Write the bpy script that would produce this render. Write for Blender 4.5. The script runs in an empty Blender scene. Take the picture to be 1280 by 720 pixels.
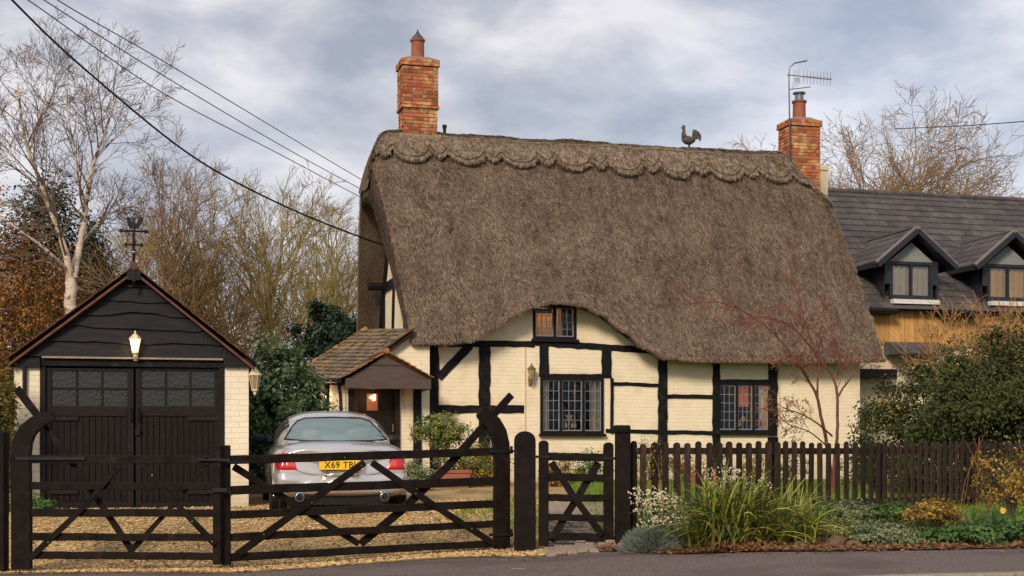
import bpy, math, random
from mathutils import Vector, Matrix, noise
from mathutils.bvhtree import BVHTree
random.seed(7)
R = random.random
def U(a, b): return a + (b - a) * random.random()
PI = math.pi
col = bpy.context.scene.collection
FL = 1800.0; HZ = 566.0          # focal length in pixels of a 1280 px wide frame, row of the horizon
LIFT = 1.35                       # everything is modelled relative to eye level and lifted at the end

# ---------------------------------------------------------------- terrain (z relative to eye)
def lerp(a, b, t): return a + (b - a) * t
def table(tab, x):
    if x <= tab[0][0]: return tab[0][1]
    for (a, va), (b, vb) in zip(tab, tab[1:]):
        if x <= b:
            t = (x - a) / (b - a); t = t * t * (3 - 2 * t)
            return lerp(va, vb, t)
    return tab[-1][1]
ZF = [(-40, -1.6), (-5.6, -1.29), (-3.3, -1.26), (0, -1.13), (1.2, -1.05), (3, -.98), (6, -.95), (40, -.9)]
EDGE = [(-40, 15.2), (-5, 15.35), (-3, 15.1), (-.5, 15.65), (.9, 15.5), (1.9, 14.6), (3, 14.3), (6, 14.45), (40, 14.6)]
KERB = [(-40, 9.9), (0, 10.9), (3.3, 11.35), (6, 11.9), (40, 14.0)]
def zf(x): return table(ZF, x)
def edge(x): return table(EDGE, x)
def kerby(x): return KERB[0][1] + 0 if x < -40 else table(KERB, x)
def gz(x, y):
    s = min(1, max(0, (x - .6) / 1.2))
    a = lerp(16.2, edge(x) + .15, s); b = lerp(19.0, 16.9, s)
    if y <= a: z = zf(x)
    elif y <= b: z = lerp(zf(x), -.80, (lambda t: t * t * (3 - 2 * t))((y - a) / (b - a)))
    elif y <= 29: z = lerp(-.80, -.58, (y - b) / (29 - b))
    else: z = -.58
    return z

# ---------------------------------------------------------------- frames: a rotated local system for each structure
class Frame:
    def __init__(s, x, y, z, deg):
        s.x, s.y, s.z, s.a = x, y, z, math.radians(deg)
        s.c, s.s = math.cos(s.a), math.sin(s.a)
    def uz(s, px, py, v=0.0):       # which point of the plane at local depth v is seen at a pixel of the photograph
        t = (px - 640) / FL
        u = (t * (s.y + s.c * v) - s.x + s.s * v) / (s.c - t * s.s)
        D = s.y + s.s * u + s.c * v
        return u, (HZ - py) / FL * D - s.z
    def w(s, u, v, z=0): return Vector((s.x + s.c * u - s.s * v, s.y + s.s * u + s.c * v, s.z + z))
def at(px, py, D): return Vector(((px - 640) / FL * D, D, (HZ - py) / FL * D))

# ---------------------------------------------------------------- mesh builder
class MB:
    def __init__(s): s.v = []; s.f = []; s.m = []; s.mi = 0
    def add(s, vs, fs):
        o = len(s.v); s.v.extend([tuple(q) for q in vs]); s.f.extend([tuple(i + o for i in f) for f in fs]); s.m.extend([s.mi] * len(fs))
    def box(s, x0, x1, y0, y1, z0, z1):
        s.add([(x0,y0,z0),(x1,y0,z0),(x1,y1,z0),(x0,y1,z0),(x0,y0,z1),(x1,y0,z1),(x1,y1,z1),(x0,y1,z1)],
              [(0,3,2,1),(4,5,6,7),(0,1,5,4),(1,2,6,5),(2,3,7,6),(3,0,4,7)])
    def obox(s, c, a, b, d):
        c, a, b, d = Vector(c), Vector(a), Vector(b), Vector(d)
        s.add([c-a-b-d, c+a-b-d, c+a+b-d, c-a+b-d, c-a-b+d, c+a-b+d, c+a+b+d, c-a+b+d],
              [(0,3,2,1),(4,5,6,7),(0,1,5,4),(1,2,6,5),(2,3,7,6),(3,0,4,7)])
    def beam(s, p0, p1, w, h, side=(0,1,0)):     # w across 'side', h across the other
        p0, p1 = Vector(p0), Vector(p1); d = (p1 - p0); L = d.length; d.normalize()
        sd = Vector(side); sd = (sd - d * sd.dot(d)).normalized(); n = d.cross(sd)
        s.obox((p0 + p1) / 2, d * L / 2, sd * w / 2, n * h / 2)
    def tube(s, pts, rads, n=6, cap=True):
        pts = [Vector(p) for p in pts]
        if not isinstance(rads, (list, tuple)): rads = [rads] * len(pts)
        o = len(s.v); a = None; vs = []
        for i, p in enumerate(pts):
            d = (pts[min(i+1, len(pts)-1)] - pts[max(i-1, 0)])
            if d.length < 1e-9: d = Vector((0,0,1))
            d.normalize()
            if a is None: a = d.orthogonal().normalized()
            else:
                a = a - d * a.dot(d)
                a = a.normalized() if a.length > 1e-6 else d.orthogonal().normalized()
            b = d.cross(a); r = rads[i]
            for k in range(n):
                t = 2 * PI * k / n; q = p + (a * math.cos(t) + b * math.sin(t)) * r; vs.append((q.x, q.y, q.z))
        fs = [(i*n+k, i*n+(k+1)%n, (i+1)*n+(k+1)%n, (i+1)*n+k) for i in range(len(pts)-1) for k in range(n)]
        if cap: fs.append(tuple(range(n-1, -1, -1))); fs.append(tuple(range((len(pts)-1)*n, len(pts)*n)))
        s.add(vs, fs)
    def prism(s, poly, y0, y1):                   # poly of (x, z) extruded along y
        n = len(poly)
        s.add([(x, y0, z) for x, z in poly] + [(x, y1, z) for x, z in poly],
              [tuple(range(n)), tuple(range(2*n-1, n-1, -1))] + [(i, i+n, (i+1)%n+n, (i+1)%n) for i in range(n)])
    def ribbon(s, path, wid, y0, y1):             # flat timber following a path of (x, z), widths wid
        P = [Vector((p[0], p[1])) for p in path]; n = len(P)
        if not isinstance(wid, (list, tuple)): wid = [wid] * n
        vs = []
        for i in range(n):
            d = (P[min(i+1,n-1)] - P[max(i-1,0)]).normalized(); q = Vector((-d.y, d.x)) * wid[i] / 2
            a, b = P[i] + q, P[i] - q
            vs += [(a.x, y0, a.y), (b.x, y0, b.y), (b.x, y1, b.y), (a.x, y1, a.y)]
        fs = [(4*i+k, 4*i+(k+1)%4, 4*i+4+(k+1)%4, 4*i+4+k) for i in range(n-1) for k in range(4)]
        fs += [(3,2,1,0), (4*n-4, 4*n-3, 4*n-2, 4*n-1)]
        s.add(vs, fs)
    def lathe(s, prof, c=(0,0,0), n=16):
        c = Vector(c); vs = []
        for r, z in prof:
            for k in range(n):
                t = 2*PI*k/n; vs.append((c.x + r*math.cos(t), c.y + r*math.sin(t), c.z + z))
        m = len(prof)
        fs = [(i*n+k, i*n+(k+1)%n, (i+1)*n+(k+1)%n, (i+1)*n+k) for i in range(m-1) for k in range(n)]
        fs += [tuple(range(n-1,-1,-1)), tuple(range((m-1)*n, m*n))]
        s.add(vs, fs)
    def blob(s, c, r, n=10, m=7, jit=0.0):
        c = Vector(c); r = Vector(r) if hasattr(r, '__len__') else Vector((r, r, r)); vs = []
        for i in range(m+1):
            a = PI*i/m - PI/2
            for k in range(n):
                t = 2*PI*k/n; j = 1 + U(-jit, jit)
                vs.append((c.x + r.x*math.cos(a)*math.cos(t)*j, c.y + r.y*math.cos(a)*math.sin(t)*j, c.z + r.z*math.sin(a)*j))
        s.add(vs, [(i*n+k, i*n+(k+1)%n, (i+1)*n+(k+1)%n, (i+1)*n+k) for i in range(m) for k in range(n)])
    def build(s, name, mat, parent=None, smooth=False, bevel=0, sub=0, weld=False):
        me = bpy.data.meshes.new(name); me.from_pydata(s.v, [], s.f); me.update()
        o = bpy.data.objects.new(name, me); col.objects.link(o)
        for mm in (mat if isinstance(mat, (list, tuple)) else [mat]): me.materials.append(mm)
        if isinstance(mat, (list, tuple)): me.polygons.foreach_set('material_index', s.m)
        if smooth: me.polygons.foreach_set('use_smooth', [True]*len(me.polygons))
        if weld:
            md = o.modifiers.new('w', 'WELD'); md.merge_threshold = .0005
        if bevel:
            md = o.modifiers.new('b', 'BEVEL'); md.width = bevel; md.segments = 2; md.limit_method = 'ANGLE'; md.angle_limit = .7
        if sub:
            md = o.modifiers.new('s', 'SUBSURF'); md.levels = sub; md.render_levels = sub
        if parent: o.parent = parent
        return o
def tag(o, label, cat, group=None, kind=None):
    o['label'] = label
    if cat: o['category'] = cat
    if group: o['group'] = group
    if kind: o['kind'] = kind
    return o
def thing(name, label, cat, loc=(0,0,0), rotz=0, group=None):
    o = bpy.data.objects.new(name, None); col.objects.link(o); o.location = loc; o.rotation_euler = (0,0,rotz)
    o.empty_display_size = .2
    return tag(o, label, cat, group)
def fthing(fr, name, label, cat, group=None): return thing(name, label, cat, (fr.x, fr.y, fr.z), fr.a, group)
def structure(o, label=None):
    o['kind'] = 'structure'
    if label: o['label'] = label
    return o
def copy_tree(o, parent=None):
    c = o.copy(); col.objects.link(c)
    if parent: c.parent = parent
    for ch in [q for q in bpy.data.objects if q.parent == o]: copy_tree(ch, c)
    return c

# ---------------------------------------------------------------- materials
def pm(name, c1, c2=None, scale=6, stretch=(1,1,1), rough=.85, bump=0, bscale=None, bdist=.02, island=0, blotch=None, bl_scale=.8,
       bl_lo=.5, bl_hi=.65, metal=0, spec=.3, transl=0, coat=0, alpha=1, detail=6, hue=0, orand=0, bstretch=None):
    m = bpy.data.materials.new(name); m.use_nodes = True; nt = m.node_tree; N = nt.nodes; Lk = nt.links
    b = N['Principled BSDF']; b.inputs['Roughness'].default_value = rough; b.inputs['Metallic'].default_value = metal
    b.inputs['Specular IOR Level'].default_value = spec; b.inputs['Coat Weight'].default_value = coat; b.inputs['Alpha'].default_value = alpha
    tc = N.new('ShaderNodeTexCoord'); mp = N.new('ShaderNodeMapping'); mp.inputs['Scale'].default_value = stretch
    Lk.new(tc.outputs['Object'], mp.inputs['Vector'])
    c2 = c2 or tuple(q*.75 for q in c1)
    nz = N.new('ShaderNodeTexNoise'); nz.inputs['Scale'].default_value = scale; nz.inputs['Detail'].default_value = detail
    nz.inputs['Roughness'].default_value = .62
    Lk.new(mp.outputs[0], nz.inputs['Vector'])
    rp = N.new('ShaderNodeValToRGB'); rp.color_ramp.elements[0].position = .32; rp.color_ramp.elements[1].position = .68
    rp.color_ramp.elements[0].color = (*c1, 1); rp.color_ramp.elements[1].color = (*c2, 1)
    Lk.new(nz.outputs['Fac'], rp.inputs['Fac']); out = rp.outputs['Color']
    if blotch:
        n2 = N.new('ShaderNodeTexNoise'); n2.inputs['Scale'].default_value = bl_scale; n2.inputs['Detail'].default_value = 7
        if bstretch:
            mb_ = N.new('ShaderNodeMapping'); mb_.inputs['Scale'].default_value = bstretch; Lk.new(tc.outputs['Object'], mb_.inputs['Vector']); Lk.new(mb_.outputs[0], n2.inputs['Vector'])
        else: Lk.new(tc.outputs['Object'], n2.inputs['Vector'])
        r2 = N.new('ShaderNodeMapRange'); r2.inputs['From Min'].default_value = bl_lo; r2.inputs['From Max'].default_value = bl_hi
        Lk.new(n2.outputs['Fac'], r2.inputs['Value'])
        mx = N.new('ShaderNodeMix'); mx.data_type = 'RGBA'; mx.inputs['B'].default_value = (*blotch, 1)
        Lk.new(r2.outputs['Result'], mx.inputs['Factor']); Lk.new(out, mx.inputs['A']); out = mx.outputs['Result']
    if island:
        g = N.new('ShaderNodeNewGeometry'); hs = N.new('ShaderNodeHueSaturation')
        r3 = N.new('ShaderNodeMapRange'); r3.inputs['To Min'].default_value = 1 - island; r3.inputs['To Max'].default_value = 1 + island
        Lk.new(g.outputs['Random Per Island'], r3.inputs['Value']); Lk.new(r3.outputs['Result'], hs.inputs['Value'])
        if hue:
            wn = N.new('ShaderNodeTexWhiteNoise'); wn.noise_dimensions = '1D'; Lk.new(g.outputs['Random Per Island'], wn.inputs['W'])
            r4 = N.new('ShaderNodeMapRange'); r4.inputs['To Min'].default_value = .5 - hue; r4.inputs['To Max'].default_value = .5 + hue
            Lk.new(wn.outputs['Value'], r4.inputs['Value']); Lk.new(r4.outputs['Result'], hs.inputs['Hue'])
        Lk.new(out, hs.inputs['Color']); out = hs.outputs['Color']
    if orand:
        oi = N.new('ShaderNodeObjectInfo'); ho = N.new('ShaderNodeHueSaturation'); r5 = N.new('ShaderNodeMapRange'); r5.inputs['To Min'].default_value = 1 - orand; r5.inputs['To Max'].default_value = 1 + orand
        Lk.new(oi.outputs['Random'], r5.inputs['Value']); Lk.new(r5.outputs['Result'], ho.inputs['Value']); Lk.new(out, ho.inputs['Color']); out = ho.outputs['Color']
    Lk.new(out, b.inputs['Base Color'])
    if bump:
        n3 = N.new('ShaderNodeTexNoise'); n3.inputs['Scale'].default_value = bscale or scale*3; n3.inputs['Detail'].default_value = 5
        Lk.new(mp.outputs[0], n3.inputs['Vector'])
        bp = N.new('ShaderNodeBump'); bp.inputs['Strength'].default_value = bump; bp.inputs['Distance'].default_value = bdist
        Lk.new(n3.outputs['Fac'], bp.inputs['Height']); Lk.new(bp.outputs['Normal'], b.inputs['Normal'])
    if transl:
        tr = N.new('ShaderNodeBsdfTranslucent'); Lk.new(out, tr.inputs['Color'])
        ms = N.new('ShaderNodeMixShader'); ms.inputs[0].default_value = transl
        Lk.new(b.outputs[0], ms.inputs[1]); Lk.new(tr.outputs[0], ms.inputs[2]); Lk.new(ms.outputs[0], N['Material Output'].inputs['Surface'])
    return m

def painted_brick(name, c1, c2, dirt):
    m = pm(name, c1, c2, scale=3, rough=.8, blotch=dirt, bl_scale=1.7, bl_lo=.52, bl_hi=.9)
    nt = m.node_tree; N = nt.nodes; Lk = nt.links; b = N['Principled BSDF']
    tc = N.new('ShaderNodeTexCoord'); sp = N.new('ShaderNodeSeparateXYZ'); ad = N.new('ShaderNodeMath'); cb = N.new('ShaderNodeCombineXYZ')
    Lk.new(tc.outputs['Object'], sp.inputs[0]); Lk.new(sp.outputs[0], ad.inputs[0]); Lk.new(sp.outputs[1], ad.inputs[1])
    Lk.new(ad.outputs[0], cb.inputs[0]); Lk.new(sp.outputs[2], cb.inputs[1])
    wob = N.new('ShaderNodeTexNoise'); wob.inputs['Scale'].default_value = 1.6; wob.inputs['Detail'].default_value = 3
    Lk.new(tc.outputs['Object'], wob.inputs['Vector'])
    va = N.new('ShaderNodeVectorMath'); va.operation = 'MULTIPLY_ADD'; va.inputs[1].default_value = (.06, .06, 0)
    Lk.new(wob.outputs['Color'], va.inputs[0]); Lk.new(cb.outputs[0], va.inputs[2])
    br = N.new('ShaderNodeTexBrick'); br.inputs['Scale'].default_value = 1; br.inputs['Brick Width'].default_value = .23
    br.inputs['Row Height'].default_value = .078; br.inputs['Mortar Size'].default_value = .009; br.inputs['Mortar Smooth'].default_value = 1
    br.inputs['Color1'].default_value = (1,1,1,1); br.inputs['Color2'].default_value = (.8,.8,.8,1); br.inputs['Mortar'].default_value = (0,0,0,1)
    Lk.new(va.outputs[0], br.inputs['Vector'])
    nz = N.new('ShaderNodeTexNoise'); nz.inputs['Scale'].default_value = 14; nz.inputs['Detail'].default_value = 6; Lk.new(tc.outputs['Object'], nz.inputs['Vector'])
    m2 = N.new('ShaderNodeMath'); m2.operation = 'MULTIPLY_ADD'; m2.inputs[1].default_value = .5
    Lk.new(nz.outputs['Fac'], m2.inputs[0]); Lk.new(br.outputs['Color'], m2.inputs[2])
    bp = N.new('ShaderNodeBump'); bp.inputs['Strength'].default_value = .5; bp.inputs['Distance'].default_value = .011
    Lk.new(m2.outputs[0], bp.inputs['Height']); Lk.new(bp.outputs['Normal'], b.inputs['Normal'])
    mz = N.new('ShaderNodeMapRange'); mz.inputs['From Min'].default_value = .75; mz.inputs['From Max'].default_value = -.1; Lk.new(sp.outputs[2], mz.inputs['Value'])
    sn = N.new('ShaderNodeTexNoise'); sn.inputs['Scale'].default_value = 4; sn.inputs['Detail'].default_value = 8; Lk.new(tc.outputs['Object'], sn.inputs['Vector'])
    sm = N.new('ShaderNodeMath'); sm.operation = 'MULTIPLY'; Lk.new(mz.outputs[0], sm.inputs[0]); Lk.new(sn.outputs['Fac'], sm.inputs[1])
    sx = N.new('ShaderNodeMix'); sx.data_type = 'RGBA'; sx.inputs['B'].default_value = (.30,.22,.12,1); Lk.new(sm.outputs[0], sx.inputs['Factor'])
    Lk.new(b.inputs['Base Color'].links[0].from_socket, sx.inputs['A']); Lk.new(sx.outputs['Result'], b.inputs['Base Color'])
    # grime settled in the joints
    src = b.inputs['Base Color'].links[0].from_socket
    mx = N.new('ShaderNodeMix'); mx.data_type = 'RGBA'; mx.blend_type = 'MULTIPLY'; mx.inputs['B'].default_value = (.92,.88,.81,1)
    iv = N.new('ShaderNodeMath'); iv.operation = 'MULTIPLY'; Lk.new(br.outputs['Fac'], iv.inputs[0]); Lk.new(nz.outputs['Fac'], iv.inputs[1])
    Lk.new(iv.outputs[0], mx.inputs['Factor']); Lk.new(src, mx.inputs['A']); Lk.new(mx.outputs['Result'], b.inputs['Base Color'])
    return m

def emis(name, c, s):
    m = bpy.data.materials.new(name); m.use_nodes = True; b = m.node_tree.nodes['Principled BSDF']
    b.inputs['Base Color'].default_value = (*c, 1); b.inputs['Emission Color'].default_value = (*c, 1); b.inputs['Emission Strength'].default_value = s
    return m
def glassy(name, tint, fac=.35, rough=.03, wav=0, wscale=30, diff=None, dfac=0):
    m = bpy.data.materials.new(name); m.use_nodes = True; nt = m.node_tree; N = nt.nodes; Lk = nt.links
    N.remove(N['Principled BSDF'])
    gl = N.new('ShaderNodeBsdfGlossy'); gl.inputs['Roughness'].default_value = rough; gl.inputs['Color'].default_value = (.9,.95,1,1)
    tr = N.new('ShaderNodeBsdfTransparent'); tr.inputs['Color'].default_value = (*tint, 1)
    base = tr.outputs[0]
    if diff:
        df = N.new('ShaderNodeBsdfDiffuse'); df.inputs['Color'].default_value = (*diff, 1)
        m1 = N.new('ShaderNodeMixShader'); m1.inputs[0].default_value = dfac; Lk.new(tr.outputs[0], m1.inputs[1]); Lk.new(df.outputs[0], m1.inputs[2]); base = m1.outputs[0]
    fr = N.new('ShaderNodeFresnel'); fr.inputs['IOR'].default_value = 1.5
    mt = N.new('ShaderNodeMath'); mt.operation = 'ADD'; mt.use_clamp = True; mt.inputs[1].default_value = fac; Lk.new(fr.outputs[0], mt.inputs[0])
    mx = N.new('ShaderNodeMixShader'); Lk.new(mt.outputs[0], mx.inputs[0]); Lk.new(base, mx.inputs[1]); Lk.new(gl.outputs[0], mx.inputs[2])
    if wav:
        tc = N.new('ShaderNodeTexCoord'); nz = N.new('ShaderNodeTexNoise'); nz.inputs['Scale'].default_value = wscale; nz.inputs['Detail'].default_value = 2
        Lk.new(tc.outputs['Object'], nz.inputs['Vector']); bp = N.new('ShaderNodeBump'); bp.inputs['Strength'].default_value = wav; bp.inputs['Distance'].default_value = .02
        Lk.new(nz.outputs['Fac'], bp.inputs['Height']); Lk.new(bp.outputs['Normal'], gl.inputs['Normal'])
    Lk.new(mx.outputs[0], N['Material Output'].inputs['Surface'])
    return m

M = {}
M['asphalt'] = pm('asphalt', (.075,.056,.050), (.235,.182,.162), scale=34, rough=.92, spec=.15, bump=.9, bscale=60, bdist=.012, blotch=(.12,.092,.083), bl_scale=.9)
M['kerb'] = pm('kerb', (.34,.27,.21), (.24,.19,.15), scale=14, rough=.85, bump=.3, bdist=.005)
M['soil'] = pm('soil', (.045,.028,.016), (.085,.052,.026), scale=16, rough=.95, bump=.8, bscale=30, bdist=.03, blotch=(.13,.07,.025), bl_scale=5)
M['gravel'] = pm('gravel', (.24,.145,.055), (.66,.45,.20), scale=24, rough=.9, bump=1, bscale=34, bdist=.02, blotch=(.19,.125,.06), bl_scale=1.9, bl_lo=.46, bl_hi=.72, bstretch=(1.3,.35,1))
M['pebble'] = pm('pebble', (.60,.41,.19), (.36,.22,.09), scale=3, rough=.8, island=.6, hue=.015)
M['lawn'] = pm('lawn', (.09,.16,.02), (.15,.21,.03), scale=9, rough=.9, bump=.5, bscale=60)
M['grass'] = pm('grass', (.15,.25,.025), (.23,.31,.04), scale=3, rough=.7, island=.35, transl=.25)
M['field'] = pm('field', (.05,.06,.02), (.09,.07,.03), scale=2, rough=.95)
M['gatewood'] = pm('gatewood', (.0055,.0036,.0028), (.016,.0105,.0078), scale=7, stretch=(1,1,1), rough=.62, bump=.35, bscale=26, bdist=.004, spec=.1, blotch=(.034,.022,.014), bl_scale=5, bl_lo=.6, bl_hi=.8)
M['picketwood'] = pm('picketwood', (.016,.009,.006), (.050,.028,.018), scale=8, stretch=(5,5,.7), orand=.5, blotch=(.045,.043,.022), bl_scale=7, bl_lo=.56, bl_hi=.8, spec=.2, rough=.65, bump=.3, bscale=30, bdist=.004)
M['blacktimber'] = pm('blacktimber', (.0045,.0044,.0048), (.012,.0115,.0118), scale=8, stretch=(2,2,2), rough=.55, bump=.8, bscale=18, bdist=.014, spec=.14, blotch=(.032,.030,.027), bl_scale=6, bl_lo=.56, bl_hi=.8)
M['waney'] = pm('waney', (.006,.0058,.008), (.019,.017,.019), scale=4, stretch=(.5,1,5), spec=.2, rough=.6, bump=.5, bscale=9, bdist=.01)
M['brownwood'] = pm('brownwood', (.011,.0058,.0042), (.026,.013,.009), scale=9, stretch=(4,4,.8), spec=.2, rough=.55, bump=.25, bdist=.004)
M['browngable'] = pm('browngable', (.075,.05,.042), (.11,.076,.062), scale=5, stretch=(.6,1,4), rough=.6)
M['cream'] = painted_brick('cream', (.89,.77,.575), (.83,.695,.49), (.60,.44,.22))
M['cream_pale'] = painted_brick('cream_pale', (.86,.77,.60), (.80,.70,.52), (.55,.42,.22))
M['render'] = pm('render', (.78,.66,.45), (.7,.58,.38), scale=3, rough=.85)
M['thatch'] = pm('thatch', (.078,.051,.035), (.152,.104,.073), scale=20, stretch=(2.6,.55,.55), rough=.95, bump=1.0, bscale=22, bdist=.05, spec=.1, blotch=(.18,.138,.10), bl_scale=1.1, bl_lo=.42, bl_hi=.68, bstretch=(1.6,.6,.45))
M['straw'] = pm('straw', (.100,.068,.048), (.235,.170,.124), scale=4, stretch=(2,.6,.6), rough=.95, island=.8, spec=.1, blotch=(.27,.198,.142), bl_scale=1.4, bl_lo=.40, bl_hi=.78, bstretch=(1.6,.6,.45))
M['ridge'] = pm('ridge', (.10,.073,.05), (.20,.15,.11), scale=16, stretch=(3,.7,.7), rough=.95, bump=1, bscale=24, bdist=.05, spec=.1)
M['ridgestraw'] = pm('ridgestraw', (.125,.09,.064), (.30,.228,.165), scale=8, rough=.95, island=.7, spec=.1)
M['moss'] = pm('moss', (.07,.075,.012), (.13,.11,.02), scale=12, rough=.95, bump=1, bdist=.03, island=.3)
M['brick'] = pm('brick', (.44,.145,.055), (.32,.10,.045), scale=7, rough=.9, bump=.5, bscale=40, bdist=.006, island=.38, hue=.012, blotch=(.52,.30,.13), bl_scale=5, bl_lo=.52, bl_hi=.62)
M['mortar'] = pm('mortar', (.30,.22,.15), (.20,.14,.09), scale=20, rough=.95)
M['terracotta'] = pm('terracotta', (.36,.125,.07), (.26,.085,.048), scale=6, rough=.8)
M['stonetile'] = pm('stonetile', (.115,.085,.06), (.21,.155,.10), scale=6, rough=.9, bump=.5, bscale=20, bdist=.01, island=.5, hue=.02, blotch=(.28,.19,.06), bl_scale=2.6, bl_lo=.52, bl_hi=.66)
M['ridgetile'] = pm('ridgetile', (.34,.165,.07), (.20,.095,.045), scale=8, rough=.85, island=.45, bump=.6, blotch=(.14,.11,.06), bl_scale=4)
M['vergetile'] = pm('vergetile', (.15,.068,.04), (.085,.038,.025), scale=8, rough=.85, island=.4, bump=.4)
M['greytile'] = pm('greytile', (.062,.054,.054), (.105,.090,.088), scale=5, rough=.8, island=.25, bump=.3, bscale=30, bdist=.004)
M['lead'] = pm('lead', (.055,.06,.075), (.09,.095,.11), scale=5, rough=.5)
M['leadgrey'] = pm('leadgrey', (.20,.21,.20), (.28,.29,.27), scale=14, rough=.6, bump=.3)
M['darktrim'] = pm('darktrim', (.02,.021,.027), (.03,.031,.038), scale=5, rough=.4)
M['greytrim'] = pm('greytrim', (.19,.165,.155), (.25,.215,.2), scale=5, rough=.6)
M['larch'] = pm('larch', (.58,.33,.105), (.45,.23,.065), scale=5, stretch=(5,5,.5), rough=.7, island=.18)
M['curtain'] = pm('curtain', (.85,.82,.74), (.78,.74,.66), scale=3, rough=.9, transl=.3)
M['warmcurtain'] = pm('warmcurtain', (.60,.44,.27), (.48,.33,.18), scale=6, rough=.9, transl=.4)
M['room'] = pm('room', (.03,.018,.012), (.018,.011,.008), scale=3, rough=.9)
M['leadcame'] = pm('leadcame', (.27,.30,.34), (.2,.22,.26), scale=9, rough=.5, metal=.2)
M['doorwood'] = pm('doorwood', (.006,.0036,.003), (.014,.0082,.0062), scale=9, stretch=(4,4,.8), rough=.5, bump=.25, bdist=.004, spec=.18)
M['frame'] = pm('frame', (.007,.0045,.0036), (.014,.009,.007), scale=9, rough=.5, spec=.22)
M['glass'] = glassy('glass', (.95,.95,.92), -.01)
M['glass_obscure'] = glassy('glass_obscure', (.3,.3,.28), .02, rough=.24, wav=.32, wscale=20, diff=(.03,.027,.02), dfac=.75)
M['glass_sunset'] = glassy('glass_sunset', (.5,.45,.35), .22, rough=.04, wav=.9, wscale=9, diff=(.80,.56,.20), dfac=.85)  # sunset reflection put into the gold diffuse colour of the pane
M['iron'] = pm('iron', (.012,.011,.012), (.02,.018,.018), scale=12, rough=.5, metal=.4)
M['galv'] = pm('galv', (.30,.30,.31), (.22,.22,.23), scale=12, rough=.45, metal=.6)
M['castgrey'] = pm('castgrey', (.06,.05,.048), (.11,.095,.09), scale=14, rough=.7, bump=.6, bdist=.01)
M['brass'] = pm('brass', (.30,.20,.10), (.2,.13,.07), scale=9, rough=.4, metal=.5)
M['creamlamp'] = pm('creamlamp', (.75,.62,.40), (.7,.56,.34), scale=9, rough=.4)
M['lampglow'] = emis('lampglow', (1,.70,.32), 1.7)
M['lampglow_dim'] = emis('lampglow_dim', (1,.62,.25), .5)
M['whiteplastic'] = pm('whiteplastic', (.75,.72,.66), rough=.4)
M['birch'] = pm('birch', (.86,.70,.54), (.58,.44,.33), scale=6, stretch=(1,1,3.5), rough=.85, bump=.6, blotch=(.10,.075,.06), bl_scale=4.5, bl_lo=.55, bl_hi=.61)
M['twig_grey'] = pm('twig_grey', (.16,.105,.078), (.27,.185,.135), scale=3, rough=.9)
M['twig_brown'] = pm('twig_brown', (.19,.115,.05), (.37,.235,.11), scale=2, rough=.9)
M['twig_green'] = pm('twig_green', (.23,.165,.05), (.42,.32,.10), scale=1, rough=.9)
M['twig_red'] = pm('twig_red', (.115,.040,.028), (.22,.080,.052), scale=5, rough=.7)
M['bark'] = pm('bark', (.07,.05,.035), (.12,.09,.06), scale=6, rough=.95, bump=.6)
def leafm(n, a, b, isl=.45, hue=.02, tr=.25, rough=.55): M[n] = pm(n, a, b, scale=1.3, rough=rough, island=isl, hue=hue, transl=tr)
leafm('leaf_rust', (.20,.085,.022), (.36,.17,.04), hue=.03, isl=.6)
leafm('leaf_dark', (.018,.032,.012), (.035,.052,.02), tr=.1)
leafm('leaf_holly', (.014,.035,.02), (.03,.058,.028), tr=.1, rough=.4)
leafm('leaf_laurel', (.05,.095,.034), (.13,.185,.075), rough=.4)
leafm('leaf_hedge', (.035,.05,.012), (.088,.095,.022), hue=.035)
leafm('leaf_ochre', (.26,.155,.028), (.42,.27,.055), hue=.035, isl=.6)
leafm('leaf_yellowgreen', (.20,.21,.05), (.34,.32,.11))
leafm('leaf_silver', (.17,.21,.16), (.27,.30,.245))
leafm('leaf_green', (.055,.13,.025), (.11,.19,.05))
leafm('leaf_sage', (.15,.19,.09), (.25,.28,.14))
leafm('blade', (.19,.21,.03), (.48,.45,.09), isl=.55, hue=.025)
leafm('blade_dark', (.035,.065,.015), (.08,.125,.03))
leafm('blade_iris', (.05,.11,.035), (.09,.16,.06))
leafm('petal', (.75,.66,.44), (.65,.55,.36), isl=.2)
leafm('litter', (.12,.048,.02), (.25,.125,.045), hue=.025, isl=.6)
leafm('redbud', (.20,.025,.028), (.30,.05,.045))
leafm('dryleaf', (.24,.11,.045), (.34,.17,.07))
leafm('ivy', (.06,.08,.015), (.22,.15,.03))
# ================================================================ ground, road, drive, lawn
def sheet(name, x0, x1, nx, lo, hi, ny, dz, mat, jit=0):
    mb = MB(); vs = []; fs = []
    for i in range(nx + 1):
        x = lerp(x0, x1, i / nx); a, b = lo(x), hi(x)
        for j in range(ny + 1):
            y = lerp(a, b, j / ny)
            vs.append((x, y, gz(x, y) + dz + (noise.noise(Vector((x*1.5, y*1.5, 0)))*jit if 0 < j < ny else 0)))
    for i in range(nx):
        for j in range(ny):
            k = i*(ny+1)+j; fs.append((k, k+ny+1, k+ny+2, k+1))
    mb.add(vs, fs); return mb.build(name, mat, None, smooth=True)
g = MB(); vs = []; fs = []
xs = [-900, -300, -120, -60] + [-40 + 1.25*i for i in range(65)] + [60, 120, 300, 900]
ys = [-300, -60, -10, 0, 4, 8, 9.5] + [11 + .5*i for i in range(38)] + [32, 40, 60, 120, 400, 1500]
for x in xs:
    for y in ys:
        xx = max(-40, min(40, x)); vs.append((x, y, gz(xx, y) - .05 - (.22 if y < kerby(xx) + .6 else 0)))
for i in range(len(xs)-1):
    for j in range(len(ys)-1):
        k = i*len(ys)+j; fs.append((k, k+len(ys), k+len(ys)+1, k+1))
g.add(vs, fs); structure(g.build('ground', M['field'], None, smooth=True))
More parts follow.
